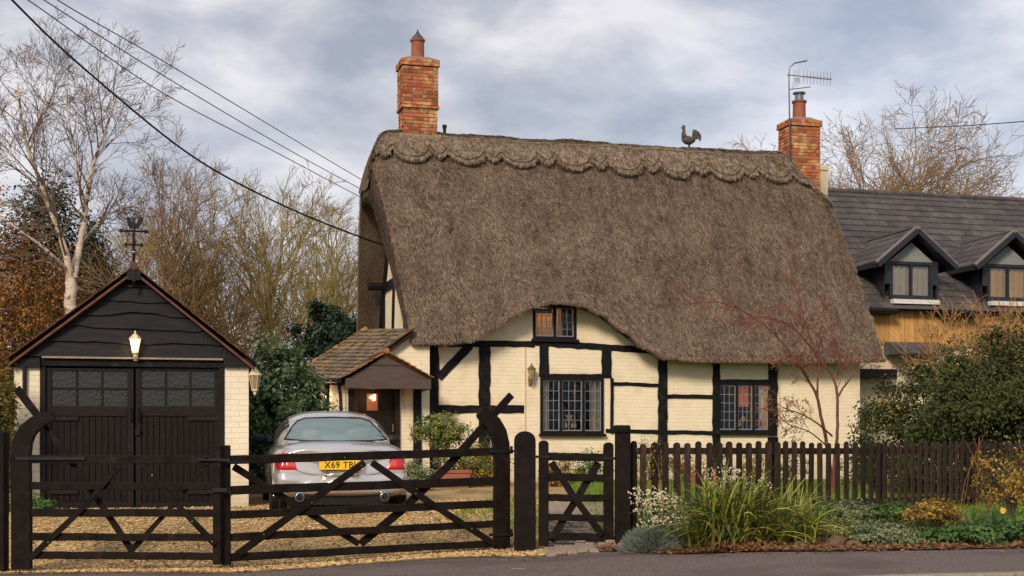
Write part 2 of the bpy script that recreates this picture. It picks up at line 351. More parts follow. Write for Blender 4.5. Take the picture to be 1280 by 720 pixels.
structure(sheet('road', -40, 40, 60, lambda x: 1.5, lambda x: kerby(x) - .02, 6, -.13, M['asphalt']))
structure(sheet('pavement', -40, 40, 200, lambda x: kerby(x) + .16, lambda x: edge(x) + .03*noise.noise(Vector((x*4,0,0))) , 14, 0, M['asphalt']))
# the kerb: separate stones in a row, one strip
k = MB(); x = -14.0
while x < 14:
    x2 = x + .9; a = Vector((x, kerby(x), zf(x))); b = Vector((x2, kerby(x2), zf(x2))); d = (b - a).normalized(); n = Vector((-d.y, d.x, 0))
    k.obox((a + b)/2 + n*.07 + Vector((0,0,-.11)), d*.445, n*.075, Vector((0,0,.125))); x = x2
structure(k.build('kerb', M['kerb'], None, bevel=.012))
structure(sheet('gravel_drive', -9, 1.25, 90, lambda x: edge(x) - .06 + .05*noise.noise(Vector((x*3,0,3))), lambda x: 29.2, 60, .006, M['gravel'], .012))
structure(sheet('lawn', .95, 9.5, 60, lambda x: 16.95, lambda x: 29.5 + (x+1.7)*.262, 30, .014, M['lawn'], .02))
structure(sheet('flower_bed', 1.0, 9.5, 70, lambda x: edge(x) - .02, lambda x: 17.0, 14, .012, M['soil'], .05))
# brick path up to the small gate
pb = MB()
for i in range(9):
    for j in range(26):
        x = .42 + i*.115 + (j % 2)*.03; y = 15.52 + j*.215 + (i % 2)*.1
        z = gz(x, y) + .012
        pb.obox((x, y, z + U(0,.006)), (.053,0,0), (0,.103,0), (0,0,.02))
structure(pb.build('brick_path', M['kerb'], None, bevel=.004))
def pebbles(n, fx, fy, smin, smax):
    mb = MB()
    for _ in range(n):
        x = fx(); y = fy(x); r = U(smin, smax); z = gz(x, y) + .008 + r*.2
        a = U(0, PI); ca, sa = math.cos(a)*r, math.sin(a)*r; q = U(.6, .9)
        mb.add([(x+ca,y+sa,z),(x-sa*q,y+ca*q,z),(x-ca,y-sa,z),(x+sa*q,y-ca*q,z),(x,y,z+r*.55)], [(0,1,4),(1,2,4),(2,3,4),(3,0,4)])
    return mb
pe = pebbles(30000, lambda: U(-6.6, .5), lambda x: edge(x) + .02 + (R()**1.5)*6.5, .009, .026)
tag(pe.build('gravel_stones', M['pebble'], None), 'loose golden gravel stones covering the driveway', None, kind='stuff')
def leafquad(mb, p, s, n=None, asp=.6, fold=.25):
    n = n or Vector((U(-1,1), U(-1,1), U(-.3,1))).normalized()
    a = n.orthogonal().normalized(); a = Matrix.Rotation(U(0, 2*PI), 3, n) @ a; b = n.cross(a)
    mb.add([p - a*s, p + b*s*asp + n*s*fold, p + a*s, p - b*s*asp + n*s*fold], [(0,1,2), (0,2,3)])
lt = MB()
for _ in range(2500):
    x = U(.9, 7.2)
    if noise.noise(Vector((x*2.2,3,0))) < -.25 and R() < .8: continue
    y = edge(x) + random.gauss(0.04, .07) + (abs(random.gauss(0, .35)) if R() < .5 else 0)
    leafquad(lt, Vector((x, y, gz(x, y) + U(.012, .05))), U(.014, .038), Vector((U(-.5,.5), U(-.8,.2), 1)).normalized())
for _ in range(1500):
    x = U(-6.4, .6); y = edge(x) + U(-.05, 5)
    leafquad(lt, Vector((x, y, gz(x, y) + U(.012, .03))), U(.014, .032), Vector((U(-.4,.4), U(-.6,.2), 1)).normalized())
for _ in range(260):
    x = U(-6.4, 6); y = edge(x) - abs(random.gauss(0, .35))
    leafquad(lt, Vector((x, y, gz(x, y) + U(.006, .02))), U(.012, .03), Vector((U(-.4,.4), U(-.6,.2), 1)).normalized())
tag(lt.build('fallen_leaves', M['litter'], None), 'brown fallen leaves drifted along the pavement edge', None, kind='stuff')
gr = MB()
def blade(mb, p, h, w, lean, seg=2):
    a = U(0, 2*PI); d = Vector((math.cos(a), math.sin(a), 0)); s = Vector((-d.y, d.x, 0))*w; ln = lean*h
    vs = []; 
    for i in range(seg+1):
        t = i/seg; q = p + d*ln*t*t + Vector((0,0,h*(t - .35*lean*t*t))); vs += [q - s*(1-t*.9), q + s*(1-t*.9)]
    mb.add(vs, [(2*i,2*i+1,2*i+3,2*i+2) for i in range(seg)])
for _ in range(26000):
    x = U(1.0, 8.8); y = 16.7 + (R()**1.3)*11.5
    blade(gr, Vector((x, y, gz(x, y) + .01)), U(.05, .11), U(.004, .009), U(.2, 1.0))
for _ in range(1200):
    x = U(-.85, .35); y = U(17.5, 22)
    if x < -.85 + (y-17.5)*.1: continue
    blade(gr, Vector((x, y, gz(x, y) + .01)), U(.06, .12), U(.006, .011), U(.2, 1.0))
tag(gr.build('grass', M['grass'], None), 'short bright green lawn grass behind the picket fence', None, kind='stuff')
# a worn paint dash on the pavement
mk = MB(); mk.box((643-640)/FL*14.2-.03, .26, 13.98, 14.04, zf(.1)+.002, zf(.1)+.005); structure(mk.build('paint_mark', M['kerb'], None))
# ================================================================ the cottage
COT = Frame(-1.69, 29.0, -.58, 14.7)
cot = fthing(COT, 'cottage', 'cream half-timbered cottage with black beams under a thick brown thatched roof', 'cottage')
VR, ZR, VE, VB, ZB = 2.6, 7.57, -.5, 5.7, 2.72      # ridge depth and height, eave depth, rear eave
eave_px = [(470,428),(505,428),(560,428),(588,425),(612,413),(640,394),(665,382),(695,377),(725,380),(750,391),(780,413),(805,433),(830,446),(870,450),(1000,451),(1140,449)]
EV = [COT.uz(px, py, VE) for px, py in eave_px]
def ze(u): return table(EV, u)
def ze0(u): return lerp(2.78, 2.58, min(1, max(0, u/5)))
def smin(a, b, k=.35):
    h = max(k - abs(a-b), 0)/k; return min(a, b) - h*h*k/4
def hip(u, dz=0):
    return ZR + .06 + dz - 1.25*(max(0, -.02-u)/.87)**3.4 if u < 4 else ZR + .06 + dz - 1.75*max(0, u-8.9)
def uL(t, front=False): return -.89 + (.46*(max(0, t-.2)/.8)**.66 if front else .30*t**1.5)
def uR(t): return 9.66 + .29*t
def outer(s, t, front=True):
    """thatch surface: s runs along the ridge, t from ridge to eave"""
    u = lerp(uL(t, front), uR(t), s); ve = VE if front else VB; zt = ze(u) if front else ZB
    z0 = ze0(u) if front else ZB
    v = lerp(VR, ve, t); x = abs(v - VR)
    z = ZR - (ZR - z0)*(math.sqrt(x*x + .0225) - .15)/(math.sqrt(abs(ve - VR)**2 + .0225) - .15) + (zt - z0)*t**2.3 + .16*math.sin(PI*t)
    z = smin(z, hip(u), .3)
    return u, v, z
def inner(s, t, front=True):
    u = lerp(uL(t, front), uR(t), s); ve = (VE + .32) if front else (VB - .46); zt = (ze(u) if front else ZB) + .01
    v = lerp(VR, ve, t); z = lerp(ZR - .8, zt, t)
    if u < .4 or u > 8: z = min(z, hip(u) - .5)
    return u, v, z
def dsp(u, v, z, k=1.0):
    n = noise.noise(Vector((u*.9, v*1.5, z*.9)))*.055 + noise.noise(Vector((u*3.5, v*3, z*3.0)))*.024 + noise.noise(Vector((u*9, v*8, z*8)))*.014
    return n*k
NT = 72; ST = [0, .002, .006] + [i/330 for i in range(6, 324)] + [.994, .998, 1]
tm = MB(); vs = []; ts = [(1 - i/NT, True) for i in range(NT)] + [(i/NT, False) for i in range(NT+1)]
lipF = [(.16, -.035, .46), (.05, -.01, .15)]      # extra points rounding the cut eave
prof_n = None
for si, s in enumerate(ST):
    row = []
    pull = {0: .22, 1: .07, 2: 0}.get(min(si, len(ST)-1-si), 0)
    for t, fr in ts:
        u, v, z = outer(s, t, fr); iu, iv, iz = inner(s, t, fr); sg = -1 if fr else 1
        n = dsp(u, v, z); v += sg*n*.86; z += n*.5
        if t > .965:                                    # round the lower lip of the eave
            q = (t-.965)/.035; v -= sg*.07*q*q; z -= .0*q
        row.append((u, lerp(v, iv, pull), lerp(z, iz, pull)))
    inn = [inner(s, t, fr) for t, fr in ts]
    u, v, z = outer(s, 1, True); a = (u, v + .10, z - .03 + .4*dsp(u*1.3, v, z)); 
    row = [(inn[0][0], inn[0][1], inn[0][2])] + [a] + row
    inn = [inn[0], inn[0]] + inn
    prof_n = len(row); vs += row + inn
W2 = 2*prof_n; fs = []
for i in range(len(ST)-1):
    a, b = i*W2, (i+1)*W2
    for j in range(prof_n-1):
        fs.append((a+j, b+j, b+j+1, a+j+1))
        if j >= 2: fs.append((a+prof_n+j, a+prof_n+j+1, b+prof_n+j+1, b+prof_n+j))
    e = prof_n-1; fs.append((a+e, b+e, b+prof_n+e, a+prof_n+e))
for i, fl in ((0, 0), (len(ST)-1, 1)):
    a = i*W2
    for j in range(prof_n-1):
        q = (a+j, a+j+1, a+prof_n+j+1, a+prof_n+j); fs.append(q if not fl else q[::-1])
tm.add(vs, fs)
roof = tm.build('thatched_roof', M['thatch'], cot, smooth=True)
# ridge cap with its scalloped lower edge
def scal(u):
    p = ((u + .35)/1.21) % 1.0
    if p < .66: q = (p/.33 - 1); return .205*math.sqrt(max(0, 1-q*q))
    return .155*max(0, 1-abs((p-.83)/.17))**.8
NCU = 620; NCT = 16; rc = MB(); vs = []
SC = [(-.004) + 1.008*i/NCU for i in range(NCU+1)]
def capt(u): q = min(1, max(0, (u-8.8)/.7)); return .156 + .34*scal(u)*(1-.5*q) + .12*q*q
for s in SC:
    u0 = lerp(uL(.15), uR(.15), s); te = capt(u0); row = []
    for j in range(-NCT-1, NCT+2):
        fr = j < 0; jj = min(abs(j), NCT); t = te*jj/NCT
        u, v, z = outer(s, t, fr); sg = -1 if fr else 1
        off = .115 if abs(j) < NCT else (.09 if abs(j) == NCT else -.02)
        n = dsp(u, v, z) + off + .012*noise.noise(Vector((u*14, v*3, z*3)))
        if jj == 0: row.append((u, v, z + n)); continue
        row.append((u, v + sg*n*.86, z + n*.5))
    vs += row
W = 2*NCT+3; rc.add(vs, [(i*W+j, (i+1)*W+j, (i+1)*W+j+1, i*W+j+1) for i in range(NCU) for j in range(W-1)])
rc.add([], [])
cap = rc.build('ridge_cap', M['ridge'], roof, smooth=True)
# hazel liggers: thin rods pegged along the ridge
lg = MB()
for tt in (.075, .125):
    pts = []
    for i in range(241):
        s = i/240; u0 = lerp(uL(.15), uR(.15), s); t = tt if tt < .1 else capt(u0) - .022
        u, v, z = outer(s, t, True); n = dsp(u, v, z) + .135; pts.append((u, v - n*.86, z + n*.5))
    lg.tube(pts, .017, 4)
for i in range(170):
    s = (i+.5)/170; u0 = lerp(uL(.15), uR(.15), s)
    for k in (-1, 1):
        p = []
        for t, du in ((.075, -k*.03), (capt(u0)-.03, k*.03)):
            u, v, z = outer(s, t, True); n = dsp(u, v, z) + .128; p.append((u+du, v - n*.86, z + n*.5))
        if i % 2 == (k > 0): lg.tube(p, .007, 3)
lg.build('ligger', M['ridgestraw'], roof)
# loose straw ends over the coat
def straws(n, lo, hi, off, L, wd, spread, mat, name):
    mb = MB()
    for _ in range(n):
        s = R(); t = lo + (hi-lo)*R()
        if mat == 'ridgestraw': t = capt(lerp(uL(.15), uR(.15), s))*R()*.94
        elif t < capt(lerp(uL(.15), uR(.15), s)): continue
        u, v, z = outer(s, t, True); u2, v2, z2 = outer(s, t + .01, True); nn = dsp(u, v, z) + off
        d = Vector((u2-u, v2-v, z2-z)).normalized(); nr = Vector((0, -.86, .5)); sd = d.cross(nr).normalized()
        a = random.gauss(0, spread); dd = (d*math.cos(a) + sd*math.sin(a)); p = Vector((u, v, z)) + nr*nn
        l = U(*L); w = dd.cross(nr).normalized()*U(*wd); e = p + dd*l + nr*(U(.002, .03) if mat != 'ridgestraw' else U(0, .012))
        mb.add([p - w, p + w, e + w*.6, e - w*.6], [(0,1,2,3)])
    mb.build(name, M[mat], roof)
straws(135000, .1, .998, .0, (.05, .14), (.0022, .0052), .36, 'straw', 'straw_coat')
straws(34000, 0, 1, .119, (.06, .17), (.004, .010), .34, 'ridgestraw', 'ridge_straw')
# eave fringe
fr_ = MB()
for _ in range(34000):
    s = R(); u, v, z = outer(s, 1, True); q = R()
    p = Vector((u, v - .05 + q*.26, z - .03 + .03*q + (.10*(1-q*3)*R() if q < .33 else 0))); d = Vector((U(-.35,.35), U(-.9,-.1), -1)).normalized(); l = U(.02, .06); w = Vector((U(.003,.006), 0, 0))
    fr_.add([p-w, p+w, p+d*l+w*.5, p+d*l-w*.5], [(0,1,2,3)])
for _ in range(9000):                                  # straw ends on the verges
    fr = R() < .5; t = U(.2,1); a = Vector(outer(0, t, fr)); b_ = Vector(inner(0, t, fr)); p = a.lerp(b_, U(.05,.95)) + Vector((-.01,0,0)); d = Vector((U(-.3,.1), U(-.5,.5), -1)).normalized(); w = Vector((0, U(.003,.006), 0)); l = U(.04,.10)
    fr_.add([p-w, p+w, p+d*l+w*.5, p+d*l-w*.5], [(0,1,2,3)])
fr_.build('eave_fringe', M['straw'], roof)

# ---- walls
def wall_cols(mb, us, top, z0, holes, v0, v1, axis='u'):
    cuts = sorted(set(us + [h[0] for h in holes] + [h[1] for h in holes])); P = (lambda a, v, z: (a, v, z)) if axis == 'u' else (lambda a, v, z: (v, a, z))
    for a, b in zip(cuts, cuts[1:]):
        hs = sorted([(h[2], h[3]) for h in holes if h[0] <= a + 1e-6 and h[1] >= b - 1e-6]); lo = z0
        spans = []
        for h in hs: spans.append((lo, lo, h[0], h[0])); lo = h[1]
        spans.append((lo, lo, top(a), top(b)))
        for la, lb, ta, tb in spans:
            mb.add([P(a,v0,la), P(b,v0,lb), P(b,v0,tb), P(a,v0,ta)], [(0,1,2,3)])
    for h in holes:
        a, b, c, d = h
        mb.add([P(a,v0,c),P(b,v0,c),P(b,v1,c),P(a,v1,c),P(a,v0,d),P(b,v0,d),P(b,v1,d),P(a,v1,d)], [(0,1,2,3),(4,7,6,5),(0,3,7,4),(1,5,6,2)])
def rect(fr, x0, x1, y0, y1, v=0):                     # pixel box -> (u0, u1, z0, z1)
    a, zt = fr.uz(x0, y0, v); b, _ = fr.uz(x1, y0, v); _, zb = fr.uz((x0+x1)/2, y1, v); _, zt = fr.uz((x0+x1)/2, y0, v)
    return a, b, zb, zt
W1 = rect(COT, 675, 754, 472, 542); W2_ = rect(COT, 895, 963, 478, 540.5); W3 = rect(COT, 666, 720.5, 381, 424)
wl = MB()
wall_cols(wl, [.0 + i*.12 for i in range(81)] , lambda u: ze(u) + .45, -.15, [W1, W2_, W3], 0, .22)
UE = 9.4
wl.add([(UE,0,-.15),(UE,5.2,-.15),(UE,5.2,2.6),(UE,2.6,6.5),(UE,0,2.6)], [(0,1,2,3,4)])
wl.add([(0,0,-.15),(0,5.2,-.15),(0,5.2,2.9),(0,0,2.9)], [(3,2,1,0)])
wl.add([(-.2,.12,2.6),(-.2,5.12,2.6),(-.2,5.12,3.0),(-.2,3.35,6.1),(-.2,1.85,6.1),(-.2,.12,3.0),(0,.12,2.6),(0,5.12,2.6),(0,5.12,3.0),(0,.12,3.0)], [(5,4,3,2,1,0),(0,1,7,6),(0,6,9,5)])
wl.add([(0,5.2,-.15),(UE,5.2,-.15),(UE,5.2,3.0),(0,5.2,3.0)], [(0,1,2,3)])
wl.build('wall', M['cream'], cot)
# dark rooms behind the windows
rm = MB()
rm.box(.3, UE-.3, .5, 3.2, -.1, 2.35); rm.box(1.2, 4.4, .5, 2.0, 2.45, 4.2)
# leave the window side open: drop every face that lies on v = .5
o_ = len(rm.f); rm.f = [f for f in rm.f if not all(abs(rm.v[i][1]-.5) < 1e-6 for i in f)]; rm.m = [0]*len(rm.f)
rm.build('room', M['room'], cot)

def timber(fr, px0, py0, px1, py1, wpx, v=0, proud=.035, name='timber_beam', parent=None, seed=0, mat='blacktimber', wob=1.0):
    a, za = fr.uz(px0, py0, v); b, zb = fr.uz(px1, py1, v); n = max(3, int(math.hypot(b-a, zb-za)/.14))
    w = wpx/1800*29.3; path = []; wid = []
    for i in range(n+1):
        t = i/n; path.append((lerp(a,b,t) + U(-.008,.008)*wob, lerp(za,zb,t) + U(-.008,.008)*wob)); wid.append(w*U(1-.1*wob, 1+.1*wob))
    mb = MB(); mb.ribbon(path, wid, v - proud, v + .02); return mb.build(name, M[mat], parent, bevel=.008)
posts = [(541.5,430,541.5,605,13), (605.5,432,605.5,600,14), (679.5,433,679.5,471,12), (757.5,434,757.5,470,13), (764.5,472,764.5,542,3.5),
         (828,445,828,605,12), (895,451,895,604,10), (966,450,966,545,12), (966.5,549,966.5,604,9)]
for i, p in enumerate(posts): timber(COT, *p, proud=.036 + .0015*i, name='timber_post', parent=cot)
beams = [(530,429,668,430,8), (664,428,812,438,8), (548,472,588,431,10), (548,511.5,598,511.5,10), (613,511.5,655,511.5,10), (676,470,764,470,5),
         (766,479.5,822,481.5,4.5), (757,538.5,822,540,5), (834,540,893,541,5), (834,495.5,890,496,5), (897,476.5,966,476.5,5)]
for i, p in enumerate(beams): timber(COT, *p, proud=.022 + .001*i, parent=cot)
# dark board under the eyebrow of the thatch
bb = MB(); pth = []
for px, py in ((724,383),(745,391),(762,403),(780,417),(797,431),(812,440)):
    pth.append(COT.uz(px, py, 0))
bb.ribbon(pth, [.09]*6, -.05, .02); bb.build('timber_beam', M['blacktimber'], cot, bevel=.006)
# gable end timbers (wall at u = 0)
gb = MB(); gb.beam((-.22, 1.2, 4.32), (-.22, 4.2, 4.32), .05, .2, side=(1,0,0)); gb.build('timber_beam', M['blacktimber'], cot)
gp = MB(); gp.tube([(-.6, 3.9, 4.35), (.1, 3.9, 4.35)], .09, 8); gp.build('purlin', M['blacktimber'], cot)
for vv, lean in ((1.35, .25), (2.9, -.2), (4.0, 0)):
    gb = MB(); gb.beam((-.218, vv, 2.9), (-.218, vv+lean, 4.3), .05, .13, side=(1,0,0)); gb.build('timber_post', M['blacktimber'], cot)
gb = MB(); gb.beam((-.22, .62, 3.2), (-.22, 2.0, 5.6), .055, .16, side=(1,0,0)); gb.build('timber_beam', M['blacktimber'], cot)
gb = MB(); gb.beam((-.22, 4.72, 3.0), (-.22, 3.2, 5.6), .055, .24, side=(1,0,0)); gb.build('timber_beam', M['blacktimber'], cot)
# thin cream conduit
cd = MB(); a, zt = COT.uz(656, 434); _, zb = COT.uz(656, 560); cd.tube([(a, -.02, zb), (a, -.02, zt)], .014, 6); cd.build('conduit', M['render'], cot)
cd = MB(); a, zt = COT.uz(973.5, 455); _, zb = COT.uz(973.5, 600); cd.tube([(a, -.02, zb), (a, -.02, zt)], .018, 6); cd.build('conduit', M['render'], cot)

# ---- windows
def window(fr, box, lights, cols, rows, v, parent, ft=.055, sill=True, came='leadcame', framemat='frame', glass='glass'):
    a, b, z0, z1 = box; mb = MB()
    mb.box(a, b, v, v+.09, z1-ft, z1); mb.box(a, b, v, v+.09, z0, z0+ft); mb.box(a, a+ft, v+.001, v+.088, z0+ft, z1-ft); mb.box(b-ft, b, v+.001, v+.088, z0+ft, z1-ft)
    ls = []; tot = sum(lights); w = (b-a-2*ft); mw = .05; n = len(lights); x = a+ft
    for i, l in enumerate(lights):
        lw = (w - mw*(n-1))*l/tot; ls.append((x, x+lw)); x += lw
        if i < n-1: mb.box(x, x+mw, v+.002, v+.086, z0+ft, z1-ft); x += mw
    f = mb.build('window', M[framemat], parent, bevel=.005)
    gp_ = MB(); cm = MB()
    for (x0, x1) in ls:
        y0, y1 = z0+ft, z1-ft; st = .022
        gp_.add([(x0,v+.05,y0),(x1,v+.05,y0),(x1,v+.05,y1),(x0,v+.05,y1)], [(0,1,2,3)])
        for i in range(1, cols): xx = lerp(x0+st, x1-st, i/cols); cm.box(xx-.0055, xx+.0055, v+.043, v+.057, y0+st, y1-st)
        for i in range(1, rows): zz = lerp(y0+st, y1-st, i/rows); cm.box(x0+st, x1-st, v+.0425, v+.0575, zz-.005, zz+.005)
        cm.box(x0, x0+st, v+.035, v+.06, y0, y1); cm.box(x1-st, x1, v+.035, v+.06, y0, y1)
        cm.box(x0+st, x1-st, v+.036, v+.061, y0, y0+st); cm.box(x0+st, x1-st, v+.036, v+.061, y1-st, y1)
    gp_.build('pane', M[glass], f); cm.build('glazing_bar', M[came], f)
    if sill:
        sm = MB(); sm.box(a-.04, b+.04, v-.06, v+.0, z0-.06, z0-.002); sm.build('sill', M[framemat], f, bevel=.005)
    return f, ls
def curtain(x0, x1, z0, z1, v, mat, parent, folds=3):
    mb = MB(); n = folds*8; vs = []
    for i in range(n+1):
        x = lerp(x0, x1, i/n); y = v + .025*math.sin(2*PI*folds*i/n) ; vs += [(x, y, z0), (x + U(-.004,.004), y, z1)]
    mb.add(vs, [(2*i,2*i+2,2*i+3,2*i+1) for i in range(n)]); return mb.build('curtain', mat, parent, smooth=True)
w1, l1 = window(COT, W1, (19,23,19), 3, 5, -.045, cot)
curtain(W1[0]+.03, W1[0]+.21, W1[2], W1[3], .16, M['curtain'], w1); curtain(W1[1]-.21, W1[1]-.03, W1[2], W1[3], .16, M['curtain'], w1)
w2, l2 = window(COT, W2_, (20,17,16), 3, 5, -.03, cot)
curtain(W2_[1]-.2, W2_[1]-.03, W2_[2], W2_[3], .16, M['curtain'], w2)
M['orangecurtain'] = pm('orangecurtain', (.48,.20,.07), (.34,.12,.04), scale=9, rough=.9, transl=.4)
curtain(l2[1][0], l2[1][1], lerp(W2_[2], W2_[3], .52), W2_[3], .20, M['orangecurtain'], w2, 4); curtain(l2[2][0], l2[2][0]+.1, W2_[2]+.1, W2_[3], .21, M['orangecurtain'], w2, 2)
w3, l3 = window(COT, W3, (20,20), 3, 4, -.02, cot)
curtain(l3[0][0]-.02, l3[0][1]+.01, W3[2], W3[3]-.17, .15, M['warmcurtain'], w3, 4)
curtain(l3[1][0]-.02, l3[1][0]+.15, W3[2], W3[3], .15, M['warmcurtain'], w3, 2)
# ornaments inside the windows
def wpt(px, py, v): u, z = COT.uz(px, py, v); return COT.w(u, v, z)
def ornament(name, label, cat, px, py, v, build_):
    p = wpt(px, py, v); t = thing(name, label, cat, p, COT.a); build_(t); return t
def fig(t, h, mat):
    b = MB(); b.lathe([(.02,0),(.032,h*.1),(.028,h*.5),(.012,h*.66)], n=10); b.build('body', mat, t, smooth=True)
    b = MB(); b.blob((0,0,h*.8), h*.17); b.build('head', mat, t, smooth=True)
M['orn'] = pm('orn', (.75,.34,.12), (.6,.24,.08), rough=.5); M['ornw'] = pm('ornw', (.75,.62,.45), rough=.5); M['ornr'] = pm('ornr', (.45,.10,.06), rough=.5)
M['orny'] = pm('orny', (.8,.5,.05), rough=.4)
for i, (px, lab, mt) in enumerate(((704.5,'small red figurine at the left on the sill of the three-light window','ornr'),(707.5,'small pale figurine second from left on the sill of the three-light window','ornw'),
        (715.5,'small pale figurine third from left on the sill of the three-light window','ornw'),(719,'small orange figurine at the right on the sill of the three-light window','orn'))):
    ornament('figurine', lab, 'figurine', px, 535, .14, lambda t, mt=mt: fig(t, .13, M[mt]))['group'] = 'figurines on the window sill'
def star(t):
    b = MB(); pts = [(math.sin(PI*i/5)*(.10 if i % 2 == 0 else .045), math.cos(PI*i/5)*(.10 if i % 2 == 0 else .045)) for i in range(10)]
    b.prism(pts, -.012, .012); b.build('star_body', M['orn'], t)
    b = MB(); b.lathe([(.03,-.16),(.03,-.145),(.008,-.135),(.008,-.05)], n=8); b.build('stand', M['ornw'], t)
ornament('wooden_star', 'orange wooden star standing in the middle light of the lower left window', 'ornament', 711.5, 521, .13, star)
def strand(t):
    b = MB(); b.tube([(0,0,0),(0,0,-.5)], .003, 4); b.build('cord', M['ornw'], t)
    for k in range(5):
        b = MB(); b.blob((U(-.01,.01),0,-.06-.075*k), (.026,.02,.03)); b.build('bauble', M['orn' if k % 2 else 'ornw'], t, smooth=True)
ornament('hanging_garland', 'string of orange and pale baubles hanging in the lower left window', 'garland', 718.5, 479, .13, strand)
def pear(t):
    b = MB(); b.lathe([(.01,-.05),(.045,-.035),(.055,0),(.03,.05),(.012,.07)], n=12); b.build('body', M['orny'], t, smooth=True)
    b = MB(); b.tube([(0,0,.07),(.004,0,.3)], .002, 4); b.build('thread', M['ornw'], t)
ornament('hanging_lantern_ornament', 'yellow pear-shaped ornament hanging in the lower right window', 'ornament', 929, 524, .11, pear)
def tlamp(t):
    b = MB(); b.lathe([(.13,0),(.15,.02),(.10,.26),(.08,.27)], n=20); b.build('lamp_shade', M['warmshade'], t, smooth=True)
    b = MB(); b.lathe([(.07,-.42),(.07,-.40),(.02,-.36),(.045,-.25),(.02,-.12),(.01,.1)], n=14); b.build('lamp_base', M['brass'], t, smooth=True)
M['warmshade'] = emis('warmshade', (.85,.28,.07), .55)
0 and ornament('table_lamp', 'glowing orange table lamp seen through the lower right window', 'lamp', 931, 503, .42, tlamp)
for i, (px, lab) in enumerate(((947,'small red figurine left of the curtain in the lower right window'),(951,'small orange figurine beside the curtain in the lower right window'),(924.5,'small pale figurine in the middle light of the lower right window'))):
    ornament('figurine', lab, 'figurine', px, 533, .14, lambda t, i=i: fig(t, .14, M[('ornr','orn','ornw')[i]]))['group'] = 'figurines on the window sill'
def ilight(p, e, r=.1, c=(1,.55,.22)):
    l = bpy.data.lights.new('bulb', 'POINT'); l.energy = e; l.color = c; l.shadow_soft_size = r
    o = bpy.data.objects.new('lamp_light', l); col.objects.link(o); o.location = p; return o
ilight(COT.w(l3[0][0]+.3, .6, W3[2]+.5), 7); ilight(COT.w(W2_[0]+.75, .75, W2_[2]+.65), 12); ilight(COT.w(W1[0]+.8, .55, W1[2]+.3), 2.5)

# ---- chimneys
def stack(mb, mo, cx, cy, w, d, z0, z1, bl=.215, bh=.065, dep=.06):
    c = 0; z = z0
    while z < z1 - .01:
        h = min(bh, z1-z)
        for (ox, oy, L, ax) in ((cx-w/2, cy-d/2, w, 0), (cx-w/2, cy+d/2-dep, w, 0), (cx-w/2, cy-d/2, d, 1), (cx+w/2-dep, cy-d/2, d, 1)):
            x = -(.11 if c % 2 else 0) + (.002 if ax else 0)
            while x < L - .005:
                l = bl if R() < .7 else .105; a = max(0, x); b = min(L, x + l)
                if b - a > .02:
                    j = U(-.005, .006); e = .0
                    if ax == 0: mb.box(ox+a, ox+b, oy-(j if oy < cy else -j)-e, oy+dep-(j if oy < cy else -j), z, z+h)
                    else: mb.box(ox-(j if ox < cx else -j), ox+dep-(j if ox < cx else -j), oy+a+.001, oy+b-.001, z+.0007, z+h-.0007)
                x += l + .011
        z += bh + .011; c += 1
    mo.box(cx-w/2+.012, cx+w/2-.012, cy-d/2+.012, cy+d/2-.012, z0, z1)
def chimney(u, v, w, d, zb, zc, zt, parent, cowl):
    st = MB(); mo = MB(); stack(st, mo, u, v, w-.05, d-.05, zb, zc); stack(st, mo, u, v, w+.03, d+.03, zc, zc+.06, bh=.06)
    stack(st, mo, u, v, w-.01, d-.01, zc+.072, zt-.22); stack(st, mo, u, v, w+.05, d+.05, zt-.21, zt-.065)
    c = st.build('chimney', M['brick'], parent, bevel=.006); mo.build('mortar_core', M['mortar'], c)
    fl = MB(); fl.add([(u-w/2,v-d/2,zt-.065),(u+w/2,v-d/2,zt-.065),(u+w/2,v+d/2,zt-.065),(u-w/2,v+d/2,zt-.065),(u-.2,v-.2,zt+.02),(u+.2,v-.2,zt+.02),(u+.2,v+.2,zt+.02),(u-.2,v+.2,zt+.02)],
                      [(0,1,5,4),(1,2,6,5),(2,3,7,6),(3,0,4,7),(4,5,6,7)]); fl.build('flaunching', M['mortar'], c, bevel=.01)
    return c
c1 = chimney(.29, 2.6, .80, .66, 7.35, 8.07, 9.2, cot, 0)
b = MB(); b.lathe([(.165,9.17),(.165,9.22),(.145,9.24),(.14,9.58),(.165,9.60),(.165,9.64),(.13,9.64),(.13,9.45)], (.29,2.6,0), 20); b.build('chimney_pot', M['terracotta'], c1, smooth=False)
b = MB(); b.lathe([(.15,9.63),(.13,9.68),(.05,9.77),(.02,9.83),(.0,9.88)], (.29,2.6,0), 14); b.build('cowl', M['lead'], c1)
c2 = chimney(9.42, 2.6, .80, .62, 5.7, 6.0, 8.42, cot, 1)
b = MB(); b.lathe([(.175,8.40),(.175,8.44),(.155,8.46),(.15,8.80),(.175,8.82),(.175,8.86),(.13,8.86),(.13,8.7)], (9.42,2.6,0), 20); b.build('chimney_pot', M['terracotta'], c2)
b = MB(); b.lathe([(.10,8.85),(.10,9.02),(.0,9.02)], (9.42,2.6,0), 14); b.lathe([(.15,9.03),(.15,9.06),(.05,9.085)], (9.42,2.6,0), 14); b.build('cowl', M['galv'], c2)
b = MB(); b.lathe([(.035,7.55),(.035,7.70),(.05,7.70),(.05,7.77)], (.86,2.45,0), 10); b.build('vent_pipe', M['iron'], cot)
